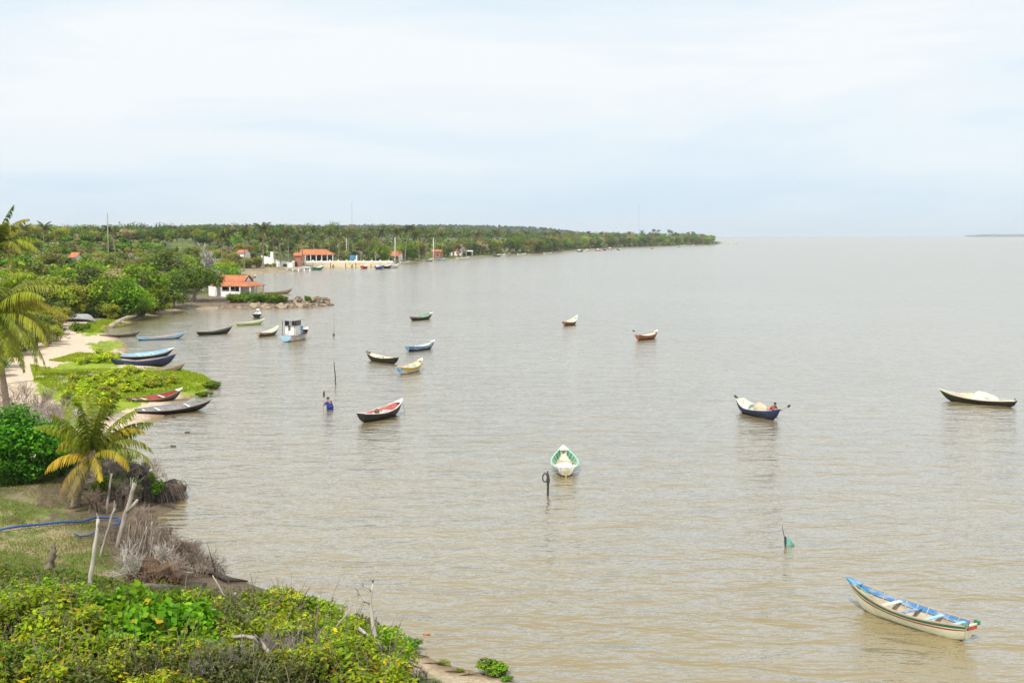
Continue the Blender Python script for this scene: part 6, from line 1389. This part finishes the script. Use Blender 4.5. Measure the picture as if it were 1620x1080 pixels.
for q in range(30):
    t = q/29; px = 238+t*105+rs.uniform(-8, 8); py = 848+t*66+rs.uniform(-10, 8)
    g_ = G(px, py); r_ = empty('twig_tangle', g_, q*1.9, rs.uniform(.6, 1.15), label='brownish dry twig tangle on the eroded near bank', cat='dry twigs', group='twig tangles on the eroded near bank'); link('branches', TW3[q % 4], r_)
for q in range(14):
    g_ = G(rs.uniform(205, 330), rs.uniform(868, 925)); L_ = rs.uniform(.5, 1.3); a_ = rs.uniform(0, 3.1); d_ = Vector((math.cos(a_), math.sin(a_), rs.uniform(-.05, .25))); mb = MB()
    mb.tube([-d_*L_*.5, d_*0+Vector((0, 0, .05)), d_*L_*.5], [.03, .025, .01], 6)
    o = mb.build('fallen_branch', [GREYWOOD, STK, BARK][q % 3], None, label='fallen dry branch lying on the eroded near bank', cat='branch', group='fallen branches on the near bank'); o.location = g_+Vector((0, 0, .12))
# ------------------------------------------------------------------ air, light, camera
bx = MB(); bx.box((0, 4850, 46), (24100, 10400, 100))
hz = bx.build('haze', None, kind='stuff', label='thin pale haze in the air', cat='haze')
m, nt, out = newmat('haze_air'); v = N(nt, 'ShaderNodeVolumePrincipled'); v.inputs['Color'].default_value = (.93, .97, 1, 1); v.inputs['Density'].default_value = .00009
v.inputs['Anisotropy'].default_value = 0.0
nt.links.new(v.outputs[0], out.inputs['Volume']); hz.data.materials.clear(); hz.data.materials.append(m)
SUN_EL, SUN_AZ = math.radians(52), math.radians(200)     # azimuth from +Y clockwise: behind the camera and to the right
w = bpy.data.worlds.new('World'); SC.world = w; w.use_nodes = True; nt = w.node_tree; nt.nodes.clear(); L = nt.links.new
out = N(nt, 'ShaderNodeOutputWorld'); bg = N(nt, 'ShaderNodeBackground', Strength=.1); L(bg.outputs[0], out.inputs[0])
sky = N(nt, 'ShaderNodeTexSky', sky_type='NISHITA'); sky.sun_disc = False; sky.sun_elevation = SUN_EL; sky.sun_rotation = SUN_AZ; sky.dust_density = 1.5; sky.air_density = 1.0; sky.ozone_density = 1.5
tc = N(nt, 'ShaderNodeTexCoord'); mp = N(nt, 'ShaderNodeMapping'); L(tc.outputs['Generated'], mp.inputs[0]); mp.inputs['Scale'].default_value = (1.2, 1.2, 7); mp.inputs['Rotation'].default_value = (0, math.radians(4), 0)
cn = N(nt, 'ShaderNodeTexNoise', Scale=1.7, Detail=9, Roughness=.58, Distortion=.35); L(mp.outputs[0], cn.inputs[0])
sx = N(nt, 'ShaderNodeSeparateXYZ'); L(tc.outputs['Generated'], sx.inputs[0])
band = ramp(nt, sx.outputs['Z'], [(0.0, (.02,)*3), (.05, (.10,)*3), (.105, (.48,)*3), (.14, (.55,)*3), (.19, (.18,)*3), (.5, (.35,)*3)])
cl = ramp(nt, cn.outputs[0], [(.38, (0, 0, 0)), (.60, (1, 1, 1))])
ma = N(nt, 'ShaderNodeMath', operation='MULTIPLY_ADD'); L(cl.outputs[0], ma.inputs[0]); ma.inputs[1].default_value = .62; L(band.outputs[0], ma.inputs[2]); ma.use_clamp = True
veil = N(nt, 'ShaderNodeMixRGB'); veil.inputs[0].default_value = .9; L(sky.outputs[0], veil.inputs[1]); veil.inputs[2].default_value = (5.45, 6.85, 8.1, 1)
mxc = N(nt, 'ShaderNodeMixRGB'); L(ma.outputs[0], mxc.inputs[0]); L(veil.outputs[0], mxc.inputs[1]); mxc.inputs[2].default_value = (7.35, 7.75, 7.98, 1)
L(mxc.outputs[0], bg.inputs[0])
sl = bpy.data.lights.new('sun', 'SUN'); sl.energy = 3.7; sl.angle = math.radians(2.0); sl.color = (1, .955, .88)
so = bpy.data.objects.new('sun', sl); COL.objects.link(so)
sd_dir = Vector((math.sin(SUN_AZ)*math.cos(SUN_EL), math.cos(SUN_AZ)*math.cos(SUN_EL), math.sin(SUN_EL)))
so.rotation_euler = sd_dir.to_track_quat('Z', 'Y').to_euler(); so.location = (60, -60, 120)
cam = bpy.data.cameras.new('camera'); co = bpy.data.objects.new('camera', cam); COL.objects.link(co)
cam.sensor_fit = 'HORIZONTAL'; cam.sensor_width = 36; cam.lens = 36*F/W0; cam.clip_start = .5; cam.clip_end = 100000
co.location = (0, 0, CAMZ); co.rotation_euler = (math.pi/2-PITCH, 0, 0); SC.camera = co
SC.render.engine = 'CYCLES'; SC.view_settings.view_transform = 'Standard'; SC.view_settings.look = 'None'; SC.view_settings.exposure = .32; SC.view_settings.gamma = 1
SC.cycles.max_bounces = 6; SC.cycles.diffuse_bounces = 3; SC.cycles.glossy_bounces = 3; SC.cycles.transmission_bounces = 4; SC.cycles.volume_bounces = 0; SC.cycles.transparent_max_bounces = 6
